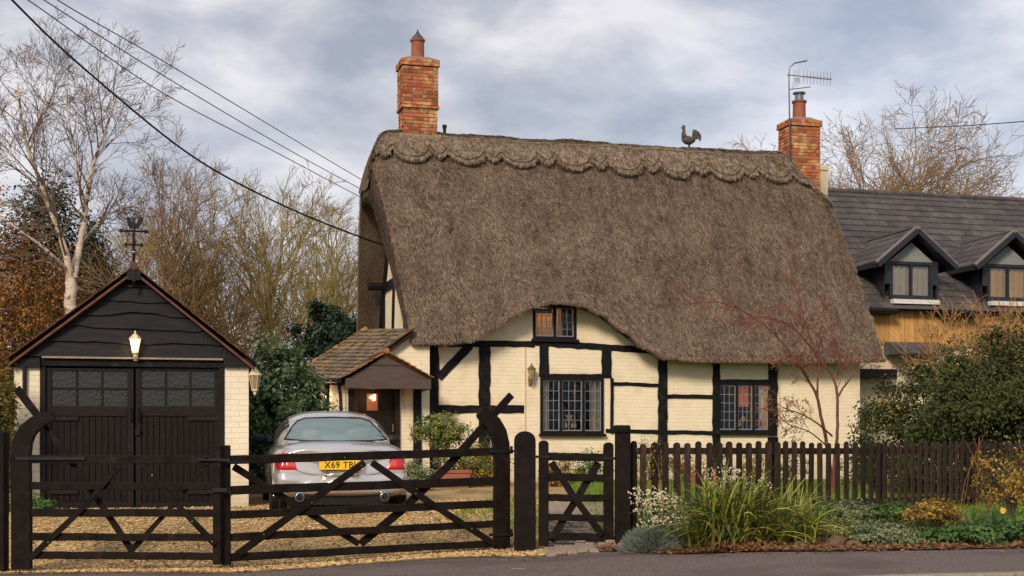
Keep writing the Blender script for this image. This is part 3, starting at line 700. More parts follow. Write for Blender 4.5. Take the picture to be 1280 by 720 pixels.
# mossy skirts where the stacks meet the thatch
for (cx, rr, n) in ((9.0, .55, 5200),):
    b = MB()
    for _ in range(n):
        s = (cx - rr + 2*rr*R() + .89)/(9.7+.89); t = R()**1.4*.17
        u, v, z = outer(s, t, True); nn = dsp(u,v,z) + .10 + U(0,.03)
        if noise.noise(Vector((u*3, v*3, 5))) < -.05: continue
        leafquad(b, Vector((u, v - nn*.86, z + nn*.5)), U(.015,.035), Vector((U(-.4,.4), -.8, .6)).normalized(), .8)
    b.build('moss', M['moss'], roof)
b = MB()
for a in range(60):
    t = a/60*4; side = int(t); q = t - side; P = [(-.42,-.35),(.42,-.35),(.42,.35),(-.42,.35),(-.42,-.35)]
    x = lerp(P[side][0], P[side+1][0], q); y = lerp(P[side][1], P[side+1][1], q); b.blob((.29+x, 2.6+y, 7.52 - abs(y)*.3), (.07,.06,.09), 7, 5, .2)
b.build('lead_skirt', M['mortar'], c1, smooth=True)

# ---- porch
pv = -.4
por = MB()
cl, _ = COT.uz(435, 500, pv)                   # left corner of the porch
def lean(u): return lerp(COT.uz(435,475,pv)[1], COT.uz(516,414,pv)[1], (u - cl)/(COT.uz(516,414,pv)[0] - cl))
D0, D1, dz0, dz1 = rect(COT, 441, 500, 484, 620, pv)
wall_cols(por, [cl, cl+.5, cl+1.0, cl+1.4, COT.uz(537,450,pv)[0]], lambda u: min(lean(u), 2.9), -.15, [(D0, D1, -.1, dz1)], pv, pv+.15)
por.add([(cl,pv,-.15),(cl-.45,4.0,-.15),(cl-.45,4.0,lean(cl)+.05),(cl,pv,lean(cl))], [(0,3,2,1)])
ur = COT.uz(537,450,pv)[0]; por.add([(ur,pv,-.15),(ur,.0,-.15),(ur,.0,2.85),(ur,pv,2.85)], [(0,1,2,3)])
porch = por.build('porch', M['cream'], cot)
def pbox(name, px0, px1, py0, py1, v0, v1, mat, parent=None, bevel=.006):
    a, b_, z0, z1 = rect(COT, px0, px1, py0, py1, v0); m = MB(); m.box(a, b_, v0, v1, z0, z1); return m.build(name, M[mat], parent or porch, bevel=bevel)
pbox('door_post', 441.5, 449, 484, 618, pv-.06, pv+.12, 'brownwood'); pbox('door_post', 494, 500, 484, 618, pv-.06, pv+.12, 'brownwood')
pbox('timber_post', 435.5, 440.5, 485, 618, pv-.04, pv+.02, 'blacktimber'); pbox('timber_post', 517, 527, 484, 618, pv-.05, pv+.02, 'blacktimber')
dr = pbox('front_door', 449, 494, 484, 618, pv+.06, pv+.12, 'brownwood', cot)
for (x0, x1, y0, y1) in ((475,491,490,512),(452,471,518,560),(475,491,518,560)): pbox('door_panel', x0, x1, y0, y1, pv+.045, pv+.062, 'frame', dr)
pbox('pane', 458.5, 472, 492, 513, pv+.048, pv+.058, 'glass_gold_d', dr, 0) if 0 else None
M['doorglow'] = emis('doorglow', (.30,.10,.03), .18)
pbox('pane', 458.5, 472, 492, 513, pv+.05, pv+.058, 'doorglow', dr, 0)
pbox('door_handle', 490.5, 492, 530, 540, pv+.02, pv+.05, 'brass', dr, 0)
gl_ = MB()
for q in range(9):
    u_, z_ = COT.uz(465+U(-3,3.2), 497.5+U(-3.5,3), pv+.03); gl_.blob((u_, pv+.03, z_), .028, 7, 5)
pl = tag(gl_.build('door_lantern', M['lampglow'], None), 'glowing golden lamp behind the small pane of the front door', 'lamp'); pl.location = (COT.x, COT.y, COT.z); pl.rotation_euler = (0,0,COT.a)
ilight(COT.w(COT.uz(462,500,pv-.3)[0], pv-.35, COT.uz(462,498,pv)[1]), 2.2, .05)
ilight(COT.w(cl-.25, 1.2, 1.75), 7, .06)
# tiled lean-to roof, a slightly twisted sheet of stone tiles
A = Vector((COT.uz(428,474,pv-.15)[0], pv-.15, COT.uz(428,474,pv-.15)[1])); B = Vector((COT.uz(517,411,pv-.15)[0], pv-.15, COT.uz(517,411,pv-.15)[1]))
Cc = Vector((-.62, 3.9, 3.38)); Dd = Vector((cl-.62, 4.2, 2.28))
def bil(a, b_): return (A*(1-a) + B*a)*(1-b_) + (Dd*(1-a) + Cc*a)*b_
tl = MB()
nrow = 14
for i in range(nrow):
    a0 = i/nrow; q = 0
    while q < 1:
        wq = U(.035, .065); b0, b1 = q, min(1, q+wq*.94); p0, p1, p2, p3 = bil(a0-.02,b0), bil(a0-.02+U(-.006,.006),b1), bil(min(1,a0+1.5/nrow),b1), bil(min(1,a0+1.5/nrow),b0)
        n = (p1-p0).cross(p3-p0).normalized(); n = n if n.z > 0 else -n; th = U(.018,.03); lo = n*(.045+U(0,.018)); up = n*.0
        tl.add([p0+lo-n*th, p1+lo-n*th, p2+up, p3+up, p0+lo, p1+lo, p2+up+n*.01, p3+up+n*.01], [(0,3,2,1),(4,5,6,7),(0,1,5,4),(1,2,6,5),(2,3,7,6),(3,0,4,7)])
        q += wq
tl.build('tiled_roof', M['stonetile'], porch)
ub = MB(); n = Vector((0,0,-.05)); ub.add([A+n, B+n, Cc+n, Dd+n, A+n*2.5, B+n*2.5, Cc+n*2.5, Dd+n*2.5], [(0,1,2,3),(7,6,5,4),(0,4,5,1),(1,5,6,2),(2,6,7,3),(3,7,4,0)]); ub.build('roof_boarding', M['brownwood'], porch)
rt = MB()
for i in range(11):
    p, q = bil(i/11+.01, 1), bil((i+1)/11, 1); rt.tube([p + Vector((0,.0,.03)), q + Vector((0,0,.015))], .055, 8)
rt.build('ridge_tile', M['ridgetile'], porch, smooth=False); rt = MB()
for i in range(8):
    p, q = bil(.45+i*.07, 0), bil(.45+(i+1)*.07-.005, 0); rt.tube([p + Vector((0,.04,.03)), q + Vector((0,.04,.02))], .035, 8)
rt.build('ridge_tile', M['ridgetile'], porch, smooth=False)
gu = MB(); gu.tube([A+Vector((-.07,-.1,-.03)), Dd+Vector((-.07,0,-.03))], .05, 8); gu.tube([A+Vector((-.07,.05,-.05)), A+Vector((-.02,.12,-.3)), A+Vector((.05,.14,-1.9))], .035, 8); gu.build('gutter', M['iron'], porch)
bw = MB(); e = Vector((cl-.45,4.0,0))-Vector((cl,pv,0)); 
for q in (.38,): p = Vector((cl,pv,0)) + e*q; bw.box(p.x-.06, p.x+.05, p.y-.12, p.y+.12, -.1, 2.0)
bw.build('timber_post', M['blacktimber'], porch)
# little gabled canopy over the door
cv = -1.05
Lx, Lz = COT.uz(429, 473, cv); Rx, Rz = COT.uz(542, 474, cv); Ax, Az = COT.uz(483, 441, cv)
Rz = Lz
cg = MB(); cg.prism([(Lx+.12, Lz+.02), (Rx-.12, Lz+.02), (Ax, Az-.07)], cv+.03, cv+.07); cgo = cg.build('gable_board', M['browngable'], porch)
b = MB(); b.prism([(lerp(Lx,Ax,.62), lerp(Lz,Az,.53)), (lerp(Rx,Ax,.62), lerp(Lz,Az,.53)), (Ax+.07, Az-.12), (Ax-.07, Az-.12)], cv+.012, cv+.03); b.build('gable_plank', M['browngable'], cgo)
pbox('fascia', 432, 539, 473, 486, cv, cv+.06, 'browngable')
for xx in (Lx+.1, Rx-.13): b = MB(); b.box(xx, xx+.06, cv+.06, pv, Lz-.2, Lz); b.build('fascia', M['browngable'], porch)
cr = MB()
for side in (0, 1):
    E = Vector((Lx if side == 0 else Rx, 0, Lz)); T = Vector((Ax, 0, Az)); n = 8
    for i in range(n):
        a0, a1 = i/n, min(1, (i+1.35)/n); p, q = E.lerp(T, a0), E.lerp(T, a1); y = cv-.06
        while y < pv + .35:
            y2 = y + U(.15,.19); lo = Vector((0,0,.045+U(0,.012)))
            cr.add([p+lo+Vector((0,y,-.02)), p+lo+Vector((0,y2-.008,-.02)), q+Vector((0,y2-.008,.01)), q+Vector((0,y,.01)), p+lo+Vector((0,y,.0)), p+lo+Vector((0,y2-.008,.0)), q+Vector((0,y2-.008,.025)), q+Vector((0,y,.025))],
                   [(0,3,2,1),(4,5,6,7),(0,1,5,4),(1,2,6,5),(2,3,7,6),(3,0,4,7)]); y = y2
cr.build('canopy_roof', M['ridgetile'], porch)
b = MB(); b.tube([(Ax, cv-.07, Az+.04), (Ax, pv+.4, Az+.04)], .055, 8); b.build('ridge_tile', M['ridgetile'], porch)

# ---- wall lantern
def lantern(name, label, p, rot, h, metal, glowmat, bracket=True):
    t = thing(name, label, 'lantern', p, rot); s = h/.5
    b = MB()
    for k in range(6):
        a = 2*PI*k/6; b.tube([(.05*s*math.cos(a), .05*s*math.sin(a), -.13*s), (.095*s*math.cos(a), .095*s*math.sin(a), .10*s)], .006*s, 4)
    b.lathe([(.11*s,.10*s),(.115*s,.115*s),(.04*s,.19*s),(.02*s,.20*s),(.02*s,.23*s),(.006*s,.26*s)], n=6); b.lathe([(.055*s,-.13*s),(.06*s,-.15*s),(.02*s,-.18*s),(.03*s,-.2*s),(.005*s,-.24*s)], n=6)
    b.build('cage', metal, t)
    b = MB(); b.lathe([(.047*s,-.128*s),(.09*s,.098*s)], n=6); b.build('lamp_glass', glowmat, t)
    if bracket:
        b = MB(); b.tube([(0,.14*s,-.16*s),(0,.13*s,-.24*s),(0,.05*s,-.26*s),(0,0,-.2*s)], .012*s, 6); b.box(-.04*s,.04*s,.13*s,.16*s,-.28*s,-.06*s)
        b.build('bracket', metal, t)
    return t
M['lampglass'] = glassy('lampglass', (.9,.8,.6), .1, diff=(.6,.45,.25), dfac=.5)
lantern('wall_lantern', 'small brass lantern on the cream cottage wall left of the lower window', wpt(664.5, 467, -.15), COT.a, .42, M['brass'], M['lampglass'])

# ---- rooster, aerial on the roof
def local_thing(fr, name, label, cat, u, v, z): return thing(name, label, cat, fr.w(u, v, z), fr.a)
ru, rz_ = COT.uz(861, 186, VR)
t = local_thing(COT, 'rooster_finial', 'dark metal rooster figure standing on the thatched ridge', 'rooster', ru, VR, rz_)
b = MB()
b.tube([(-.17,0,.24),(-.13,0,.22),(-.05,0,.2),(.03,0,.19),(.1,0,.22),(.14,0,.28)], [.02,.07,.105,.10,.075,.03], 12)
b.tube([(-.1,0,.24),(-.13,0,.33),(-.12,0,.42),(-.125,0,.46)], [.075,.05,.035,.035], 10)
b.blob((-.13,0,.475), (.045,.035,.04)); b.tube([(-.16,0,.475),(-.205,0,.465)], [.018,.003], 6)
b.build('body', M['castgrey'], t, smooth=True)
b = MB(); b.prism([(-.16,.50),(-.15,.545),(-.135,.52),(-.125,.55),(-.11,.52),(-.095,.54),(-.09,.49)], -.008, .008); b.prism([(-.165,.455),(-.15,.455),(-.15,.41)], -.006, .006); b.build('comb', M['castgrey'], t)
b = MB()
for k in range(6):
    a = math.radians(95 - k*20); L = .22 - .012*k
    b.ribbon([(.1,.24),(.12+.06*math.cos(a), .26+.09*math.sin(a)),(.13+.13*math.cos(a), .28+.15*math.sin(a)),(.15+.16*math.cos(a-.5), .27+.15*math.sin(a-.5))], [.04,.06,.055,.015], -.012-.004*(k%2), .012+.004*(k%2))
b.build('tail', M['castgrey'], t)
b = MB(); b.tube([(-.02,-.03,.14),(-.02,-.03,.0)], .012, 6); b.tube([(.03,.03,.14),(.03,.03,.0)], .012, 6); b.tube([(-.07,-.03,0),(.02,-.03,0)], .01, 6); b.build('leg', M['castgrey'], t)

au, az = COT.uz(987, 232, 2.25); _, atop = COT.uz(985, 78, 2.25)
t = local_thing(COT, 'tv_aerial', 'thin grey TV aerial on a mast strapped to the right-hand chimney', 'aerial', au, 2.2, 0)
b = MB(); zb_ = az - .0; b.tube([(0,0,zb_),(-.04,0,atop-.35),(-.02,0,atop-.12),(.1,0,atop-.02),(.42,0,atop+.06)], .018, 7); b.build('mast', M['galv'], t, smooth=True)
z1 = COT.uz(985, 95, 2.2)[1]; z2 = COT.uz(985, 110, 2.2)[1]
b = MB(); b.tube([(-.1,-.03,z1+.02),(1.02,-.03,z1-.02)], .012, 6); b.tube([(-.02,0,z2-.03),(.5,0,z2+.06)], .011, 6); b.build('boom', M['galv'], t)
b = MB()
for k in range(9): x = .32+.085*k; b.tube([(x,-.03,z1-.17),(x,-.03,z1+.15)], .006, 4); b.tube([(x,-.13,z1),(x,.07,z1)], .005, 4)
b.build('element', M['galv'], t)
b = MB()
for k in range(7): b.tube([(.03+.035*k,-.02,z2-.02+.02*k),(-.02+.02*k+.1,-.02,z1-.03)], .004, 4)
for k in range(4): b.tube([(.06+.05*k,-.05,z1-.1-.02*k),(.06+.05*k,-.05,z1+.1+.02*k)], .005, 4)
b.build('reflector', M['galv'], t)
b = MB(); b.box(-.05,.12,.0,.14,6.9,6.94); b.box(-.05,.12,.0,.14,7.2,7.24); b.build('clamp', M['iron'], t)
# ================================================================ garage
GAR = Frame(-6.845, 19.67, -.86, 12)
gar = fthing(GAR, 'garage', 'black waney-boarded garage with double doors between cream brick pillars', 'garage')
def gp(px, py, v=0): return GAR.uz(px, py, v)
def gbox(name, px0, px1, py0, py1, v0, v1, mat, parent=None, bevel=.005):
    a, b_, z0, z1 = rect(GAR, px0, px1, py0, py1, v0); m = MB(); m.box(a, b_, v0, v1, z0, z1); return m.build(name, M[mat] if isinstance(mat, str) else mat, parent or gar, bevel=bevel)
gl0, gr0 = gp(17,600)[0], gp(311,600)[0]; geave = gp(165,456)[1]; gax, gaz = gp(168, 337)
GD = 5.6
for (a, b_) in ((17.5,50),(280,311)):
    u0, u1, z0, z1 = rect(GAR, a, b_, 458, 640, 0); m = MB(); m.box(u0, u1, 0, .3, -.15, z1); m.build('brick_pillar', M['cream_pale'], gar, bevel=.006)
sw = MB(); sw.box(gl0+.01, gl0+.2, .3, GD, -.15, geave); sw.box(gr0-.2, gr0-.01, .3, GD, -.15, geave); sw.box(gl0+.2, gr0-.2, GD-.2, GD, -.15, geave); sw.add([(gl0+.01,GD-.01,geave),(gr0-.01,GD-.01,geave),(gax,GD-.01,gaz-.08)], [(0,1,2)])
sw.build('side_wall', M['cream_pale'], gar)
# roof slopes with tiles
rf = MB(); ov = .18
for sd in (-1, 1):
    ex = gp(9,453)[0] if sd < 0 else gp(319,455)[0]; ez = gp(165,453)[1]
    E = Vector((ex, 0, ez)); T = Vector((gax, 0, gaz+.02)); n = 14
    for i in range(n):
        p = E.lerp(T, i/n); q = E.lerp(T, min(1, (i+1.5)/n)); y = -ov
        while y < GD + .1:
            y2 = y + .17; lo = U(.022, .034)
            rf.add([p+Vector((0,y,lo-.015)), p+Vector((0,y2-.006,lo-.015)), q+Vector((0,y2-.006,0)), q+Vector((0,y,0)), p+Vector((0,y,lo)), p+Vector((0,y2-.006,lo)), q+Vector((0,y2-.006,.013)), q+Vector((0,y,.013))],
                   [(0,3,2,1),(4,5,6,7),(0,1,5,4),(1,2,6,5),(2,3,7,6),(3,0,4,7)]); y = y2
rf.build('tiled_roof', M['vergetile'], gar)
b = MB()
for i in range(16): b.tube([(gax, -ov-.01+i*.36, gaz+.03), (gax, -ov+i*.36+.35, gaz+.03)], .06, 8)
b.build('ridge_tile', M['vergetile'], gar)
for sd in (-1, 1):
    ex = gp(12,453)[0] if sd < 0 else gp(316,455)[0]; ez = gp(165,456)[1]
    m = MB(); m.beam((ex, -.09, ez-.03), (gax, -.09, gaz-.05), .12, .03); m.build('bargeboard', M['vergetile'], gar)
# waney-edged boards of the gable, each overlapping the one below
zb_, zt_ = gp(165,447)[1], gaz-.06; nb = 6
def gx(z, sd):
    ex = gl0-.05 if sd < 0 else gr0+.05; t = (z - (zb_-.08))/(gaz-.03-(zb_-.08)); return lerp(ex, gax, max(0, min(1, t)))
for i in range(nb):
    z0 = lerp(zb_, zt_, i/nb); z1 = min(zt_+.02, z0 + (zt_-zb_)/nb + .07); xs = []; a, b_ = gx(z0, -1), gx(z0, 1); n = 46; v0 = -.045; vs = []; sd_ = i*3.7
    for k in range(n+1):
        x = lerp(a, b_, k/n); w = .06*noise.noise(Vector((x*1.5+sd_, sd_, 0))) + .05*max(0, noise.noise(Vector((x*.9, sd_+9, 0))))*2 + .014*noise.noise(Vector((x*6, sd_, 1)))
        lo = z0 + (w - .01 if i else .0); 
        hi = min(z1, zb_-.08 + (gaz-.03-(zb_-.08))*min((x-(gl0-.05))/(gax-(gl0-.05)), ((gr0+.05)-x)/((gr0+.05)-gax)))
        hi = max(hi, lo+.002); vs += [(x, v0-.012, lo), (x, v0+.03, hi), (x, v0+.03, lo)]
    mb = MB(); fs = []
    for k in range(n): q = 3*k; fs += [(q, q+3, q+4, q+1), (q, q+2, q+5, q+3)]
    mb.add(vs, fs); mb.build('waney_board', M['waney'], gar)
m = MB(); m.add([(gl0,0,geave),(gr0,0,geave),(gax,0,gaz-.05)], [(0,1,2)]); m.build('gable_backing', M['waney'], gar)
gbox('header_beam', 50, 281, 450, 458.5, -.03, .2, 'blacktimber'); gbox('eaves_box', 280, 316, 447, 459, -.07, .1, 'waney'); gbox('eaves_box', 12, 50, 447, 459, -.07, .1, 'waney')
gbox('drip_strip', 52, 279, 446.6, 449, -.085, -.04, 'kerb')
gbox('door_jamb', 50, 57, 458.6, 637, -.02, .15, 'frame'); gbox('door_jamb', 274, 280.5, 458.6, 637, -.02, .15, 'frame')
# the two leaves
for li, (x0, x1) in enumerate(((57.5, 167), (169.5, 274))):
    d = gbox('garage_door', x0, x1, 460, 637, .055, .075, 'frame')
    wx0, wx1 = (x0+6.5, x1-8) if li == 0 else (x0+7, x1-6)
    fb = MB()
    def fbx(a, b_, c, e, v0=.015, v1=.054): u0, u1, z0, z1 = rect(GAR, a, b_, c, e, 0); fb.box(u0, u1, v0, v1, z0, z1)
    fbx(x0, wx0, 460, 637); fbx(wx1, x1, 460, 637, .016); fbx(wx0, wx1, 460, 463.5, .017); fbx(wx0, wx1, 507.5, 520, .018); fbx(wx0, wx1, 628, 637, .019)
    for k in (1, 2): xx = lerp(wx0, wx1, k/3); fbx(xx-1.1, xx+1.1, 463.5, 507.5, .018)
    fbx(wx0, wx1, 484.3, 486.5, .0195); fb.build('door_frame', M['frame'], d, bevel=.004)
    pn = MB(); u0, u1, z0, z1 = rect(GAR, wx0, wx1, 463.5, 507.5, 0); pn.add([(u0,.045,z0),(u1,.045,z0),(u1,.045,z1),(u0,.045,z1)], [(0,1,2,3)]); pn.build('pane', M['glass_obscure'], d)
    bl = MB()
    for k in range(12):
        a = lerp(wx0, wx1, k/12); u0, u1, z0, z1 = rect(GAR, a+.35, lerp(wx0, wx1, (k+1)/12)-.35, 520, 628, 0); bl.box(u0, u1, .034, .056, z0, z1)
    bl.build('door_board', M['doorwood'], d, bevel=.003)
    for yy in (523, 615):
        hm = MB(); a, b_ = (x0, x0+40) if li == 0 else (x1-40, x1)
        u0, u1, z0, z1 = rect(GAR, a, b_, yy-2.5, yy+2.5, 0); hm.box(u0, u1, .004, .016, z0, z1); hm.build('hinge', M['iron'], d)
    hx = x1-4 if li == 0 else x0+3; hm = MB(); u0, z0 = gp(hx, 525); hm.tube([(u0,-.0,z0),(u0,-.05,z0),(u0,-.05,z0+.16),(u0,.0,z0+.16)], .012, 6); hm.box(u0-.02,u0+.02,.004,.017,z0-.03,z0+.19); hm.build('door_handle', M['iron'], d)
hm = MB(); u0, z0 = gp(172, 540); hm.box(u0-.03,u0+.03,-.03,.014,z0-.04,z0+.04); hm.build('padlock', M['iron'], gar)
hook = MB(); u0, z0 = gp(31, 480); hook.tube([(u0,-.03,z0-.25),(u0,-.04,z0+.25)], .03, 6); hook.build('wall_bracket', M['iron'], gar)
# dark inside
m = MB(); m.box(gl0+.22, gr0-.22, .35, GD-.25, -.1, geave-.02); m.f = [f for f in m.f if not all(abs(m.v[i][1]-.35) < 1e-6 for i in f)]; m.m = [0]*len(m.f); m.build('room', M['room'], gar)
def gw(px, py, v): u, z = gp(px, py, v); return GAR.w(u, v, z)
pL = gw(169, 431, -.16)
lantern('gable_lantern', 'lit cream lantern glowing on the black garage gable', pL, GAR.a, .38, M['creamlamp'], M['lampglow'])
ilight(pL + Vector((0, -.02, 0)), 9, .06, (1,.62,.28))
pR = gw(318.5, 477, .02)
t = lantern('bracket_lantern', 'unlit cream lantern on a scrolled bracket at the right corner of the garage', pR, GAR.a, .42, M['creamlamp'], M['lampglass'], bracket=False)
b = MB(); b.tube([(0,0,.2),(0,0,.27),(-.04,0,.33),(-.1,.03,.34),(-.1,.05,.26)], .012, 6); b.tube([(0,0,-.17),(0,0,-.22),(-.06,.03,-.22),(-.1,.05,-.2)], .01, 6); b.build('bracket', M['iron'], t, smooth=True)
# weathervane on the apex
wv = thing('weathervane', 'black iron weathervane with a cockerel above compass arms on the garage apex', 'weathervane', GAR.w(gax, -.16, gaz-.08), GAR.a)
def Hh(py): return gp(169, py, -.16)[1] - (gaz-.08)
b = MB(); b.tube([(0,0,-.2),(0,0,Hh(290)),(0,0,Hh(272))], [.018,.016,.012], 8); b.blob((0,0,Hh(315)), .045, 12, 8); b.blob((0,0,Hh(303)), .028, 10, 6); b.build('pole', M['iron'], wv, smooth=True)
b = MB(); b.blob((0,0,Hh(315.5)), (.048,.048,.035), 14, 8); b.build('ball', M['galv'], wv, smooth=True)
b = MB(); b.box(-.09,.09,-.01,.02,Hh(350),Hh(337)); b.box(-.02,.02,-.02,.02,Hh(352),Hh(330)); b.build('mounting_plate', M['iron'], wv)
b = MB(); zc = Hh(306); b.tube([(-.11,0,zc),(.11,0,zc)], .012, 6); b.tube([(0,-.11,zc),(0,.11,zc)], .012, 6)
for sx in (-1, 1): b.prism([(sx*.09,zc-.035),(sx*.09,zc+.035),(sx*.11,zc+.035),(sx*.135,zc+.0),(sx*.11,zc-.035)], -.006, .006)
b.build('compass_arm', M['iron'], wv)
b = MB(); zc = Hh(289)
b.tube([(-.17,0,zc),(.17,0,zc)], .014, 6); b.prism([(-.21,zc),(-.15,zc+.04),(-.155,zc),(-.15,zc-.04)], -.008, .008); b.blob((.17,0,zc), (.035,.012,.03), 10, 6); b.build('arrow', M['iron'], wv)
b = MB(); zc = Hh(286)
b.prism([(-.05,zc),(.05,zc),(.085,zc+.04),(.13,zc+.14),(.10,zc+.17),(.06,zc+.13),(.045,zc+.08),(.0,zc+.07),(-.04,zc+.11),(-.05,zc+.15),(-.075,zc+.165),(-.09,zc+.14),(-.12,zc+.13),(-.09,zc+.12),(-.09,zc+.07),(-.07,zc+.03)], -.006, .006)
b.build('cockerel', M['iron'], wv)

# ================================================================ neighbouring house
NEI = Frame(9.07, 35.5, -.58, 14.7)
nei = fthing(NEI, 'neighbouring_house', 'house with grey tiled roof and two dormers behind the thatched cottage', 'house')
NU0, NU1 = -2.3, 13.0
NR = NEI.uz(1100, 242.6, 4.0)[1]; NE = NEI.uz(1100, 387, -.35)[1]
nw = MB()
czb, czt = NEI.uz(1110, 431)[1], NE+.1
nw.add([(NU0,0,-.2),(NU1,0,-.2),(NU1,0,czb),(NU0,0,czb)], [(0,1,2,3)]); nw.add([(NU0,0,-.2),(NU0,8,-.2),(NU0,8,NE),(NU0,4,NR-.1),(NU0,0,NE)], [(4,3,2,1,0)]); nw.add([(NU1,0,-.2),(NU1,8,-.2),(NU1,8,NE),(NU1,4,NR-.1),(NU1,0,NE)], [(0,1,2,3,4)]); nw.add([(NU0,8,-.2),(NU1,8,-.2),(NU1,8,NE),(NU0,8,NE)], [(3,2,1,0)])
nw.build('wall', M['render'], nei)
cb = MB(); x = NU0
while x < NU1: cb.box(x+.004, x+.13, -.045, -.02, czb, czt); x += .134
cb.box(NU0, NU1, -.02, .0, czb, czt); cb.build('timber_cladding', M['larch'], nei)
tr = MB(); n = 19
for fs_, y0, y1 in ((1, -.35, 4.0), (-1, 8.35, 4.0)):
    for i in range(n if fs_ > 0 else 0):
        p = i/n; q = min(1, (i+1.35)/n); x = NU0 - .1 - (i % 2)*.16
        while x < NU1 + .1:
            x2 = x + .328; lo = .055 + U(0,.008); j = U(-.004,.004)
            ya, yb = lerp(y0,y1,p), lerp(y0,y1,q); za, zb2 = lerp(NE,NR,p), lerp(NE,NR,q)
            skip = any(a-.0 < x+.16 < b_ and ya < yl for a, b_, yl in [])
            if not skip:
                tr.add([(x,ya,za+lo-.022),(x2-.005,ya,za+lo-.022+j),(x2-.005,yb,zb2),(x,yb,zb2),(x,ya,za+lo),(x2-.005,ya,za+lo+j),(x2-.005,yb,zb2+.012),(x,yb,zb2+.012)], [(4,5,6,7),(0,1,5,4),(1,2,6,5),(3,0,4,7)])
            x = x2
ro = tr.build('tiled_roof', M['greytile'], nei)
DM = [1140, 1262]
for k, ax in enumerate(DM):
    b = MB(); du = 0
b = MB(); b.add([(NU0,-.3,NE-.01),(NU1,-.3,NE-.01),(NU1,4,NR-.03),(NU0,4,NR-.03),(NU0,8.3,NE),(NU1,8.3,NE)], [(0,1,2,3),(3,2,5,4)]); b.build('roof_deck', M['darktrim'], nei)
b = MB(); x = NU0
while x < NU1: b.tube([(x,4,NR+.02),(x+.43,4,NR+.02)], .085, 8); x += .44
b.build('ridge_tile', M['greytile'], nei)
b = MB(); b.box(NEI.uz(1021,300,1.0)[0], NEI.uz(1035,300,1.0)[0], 1.0, 1.5, 4.0, NEI.uz(1028,208,1.0)[1]); b.box(NEI.uz(1020,300,1.0)[0], NEI.uz(1036,300,1.0)[0], .97, 1.53, NEI.uz(1028,212,1.0)[1]-.02, NEI.uz(1028,207,1.0)[1]); b.build('chimney', M['render'], nei, bevel=.01)
M['gold_reflection'] = pm('gold_reflection', (.95,.66,.27), (.80,.52,.20), scale=2.5, rough=.8); M['pale_reflection'] = pm('pale_reflection', (.78,.72,.58), (.62,.56,.44), scale=4, rough=.8)  # dormer sheets: sunset and pale sky reflections put into their colour
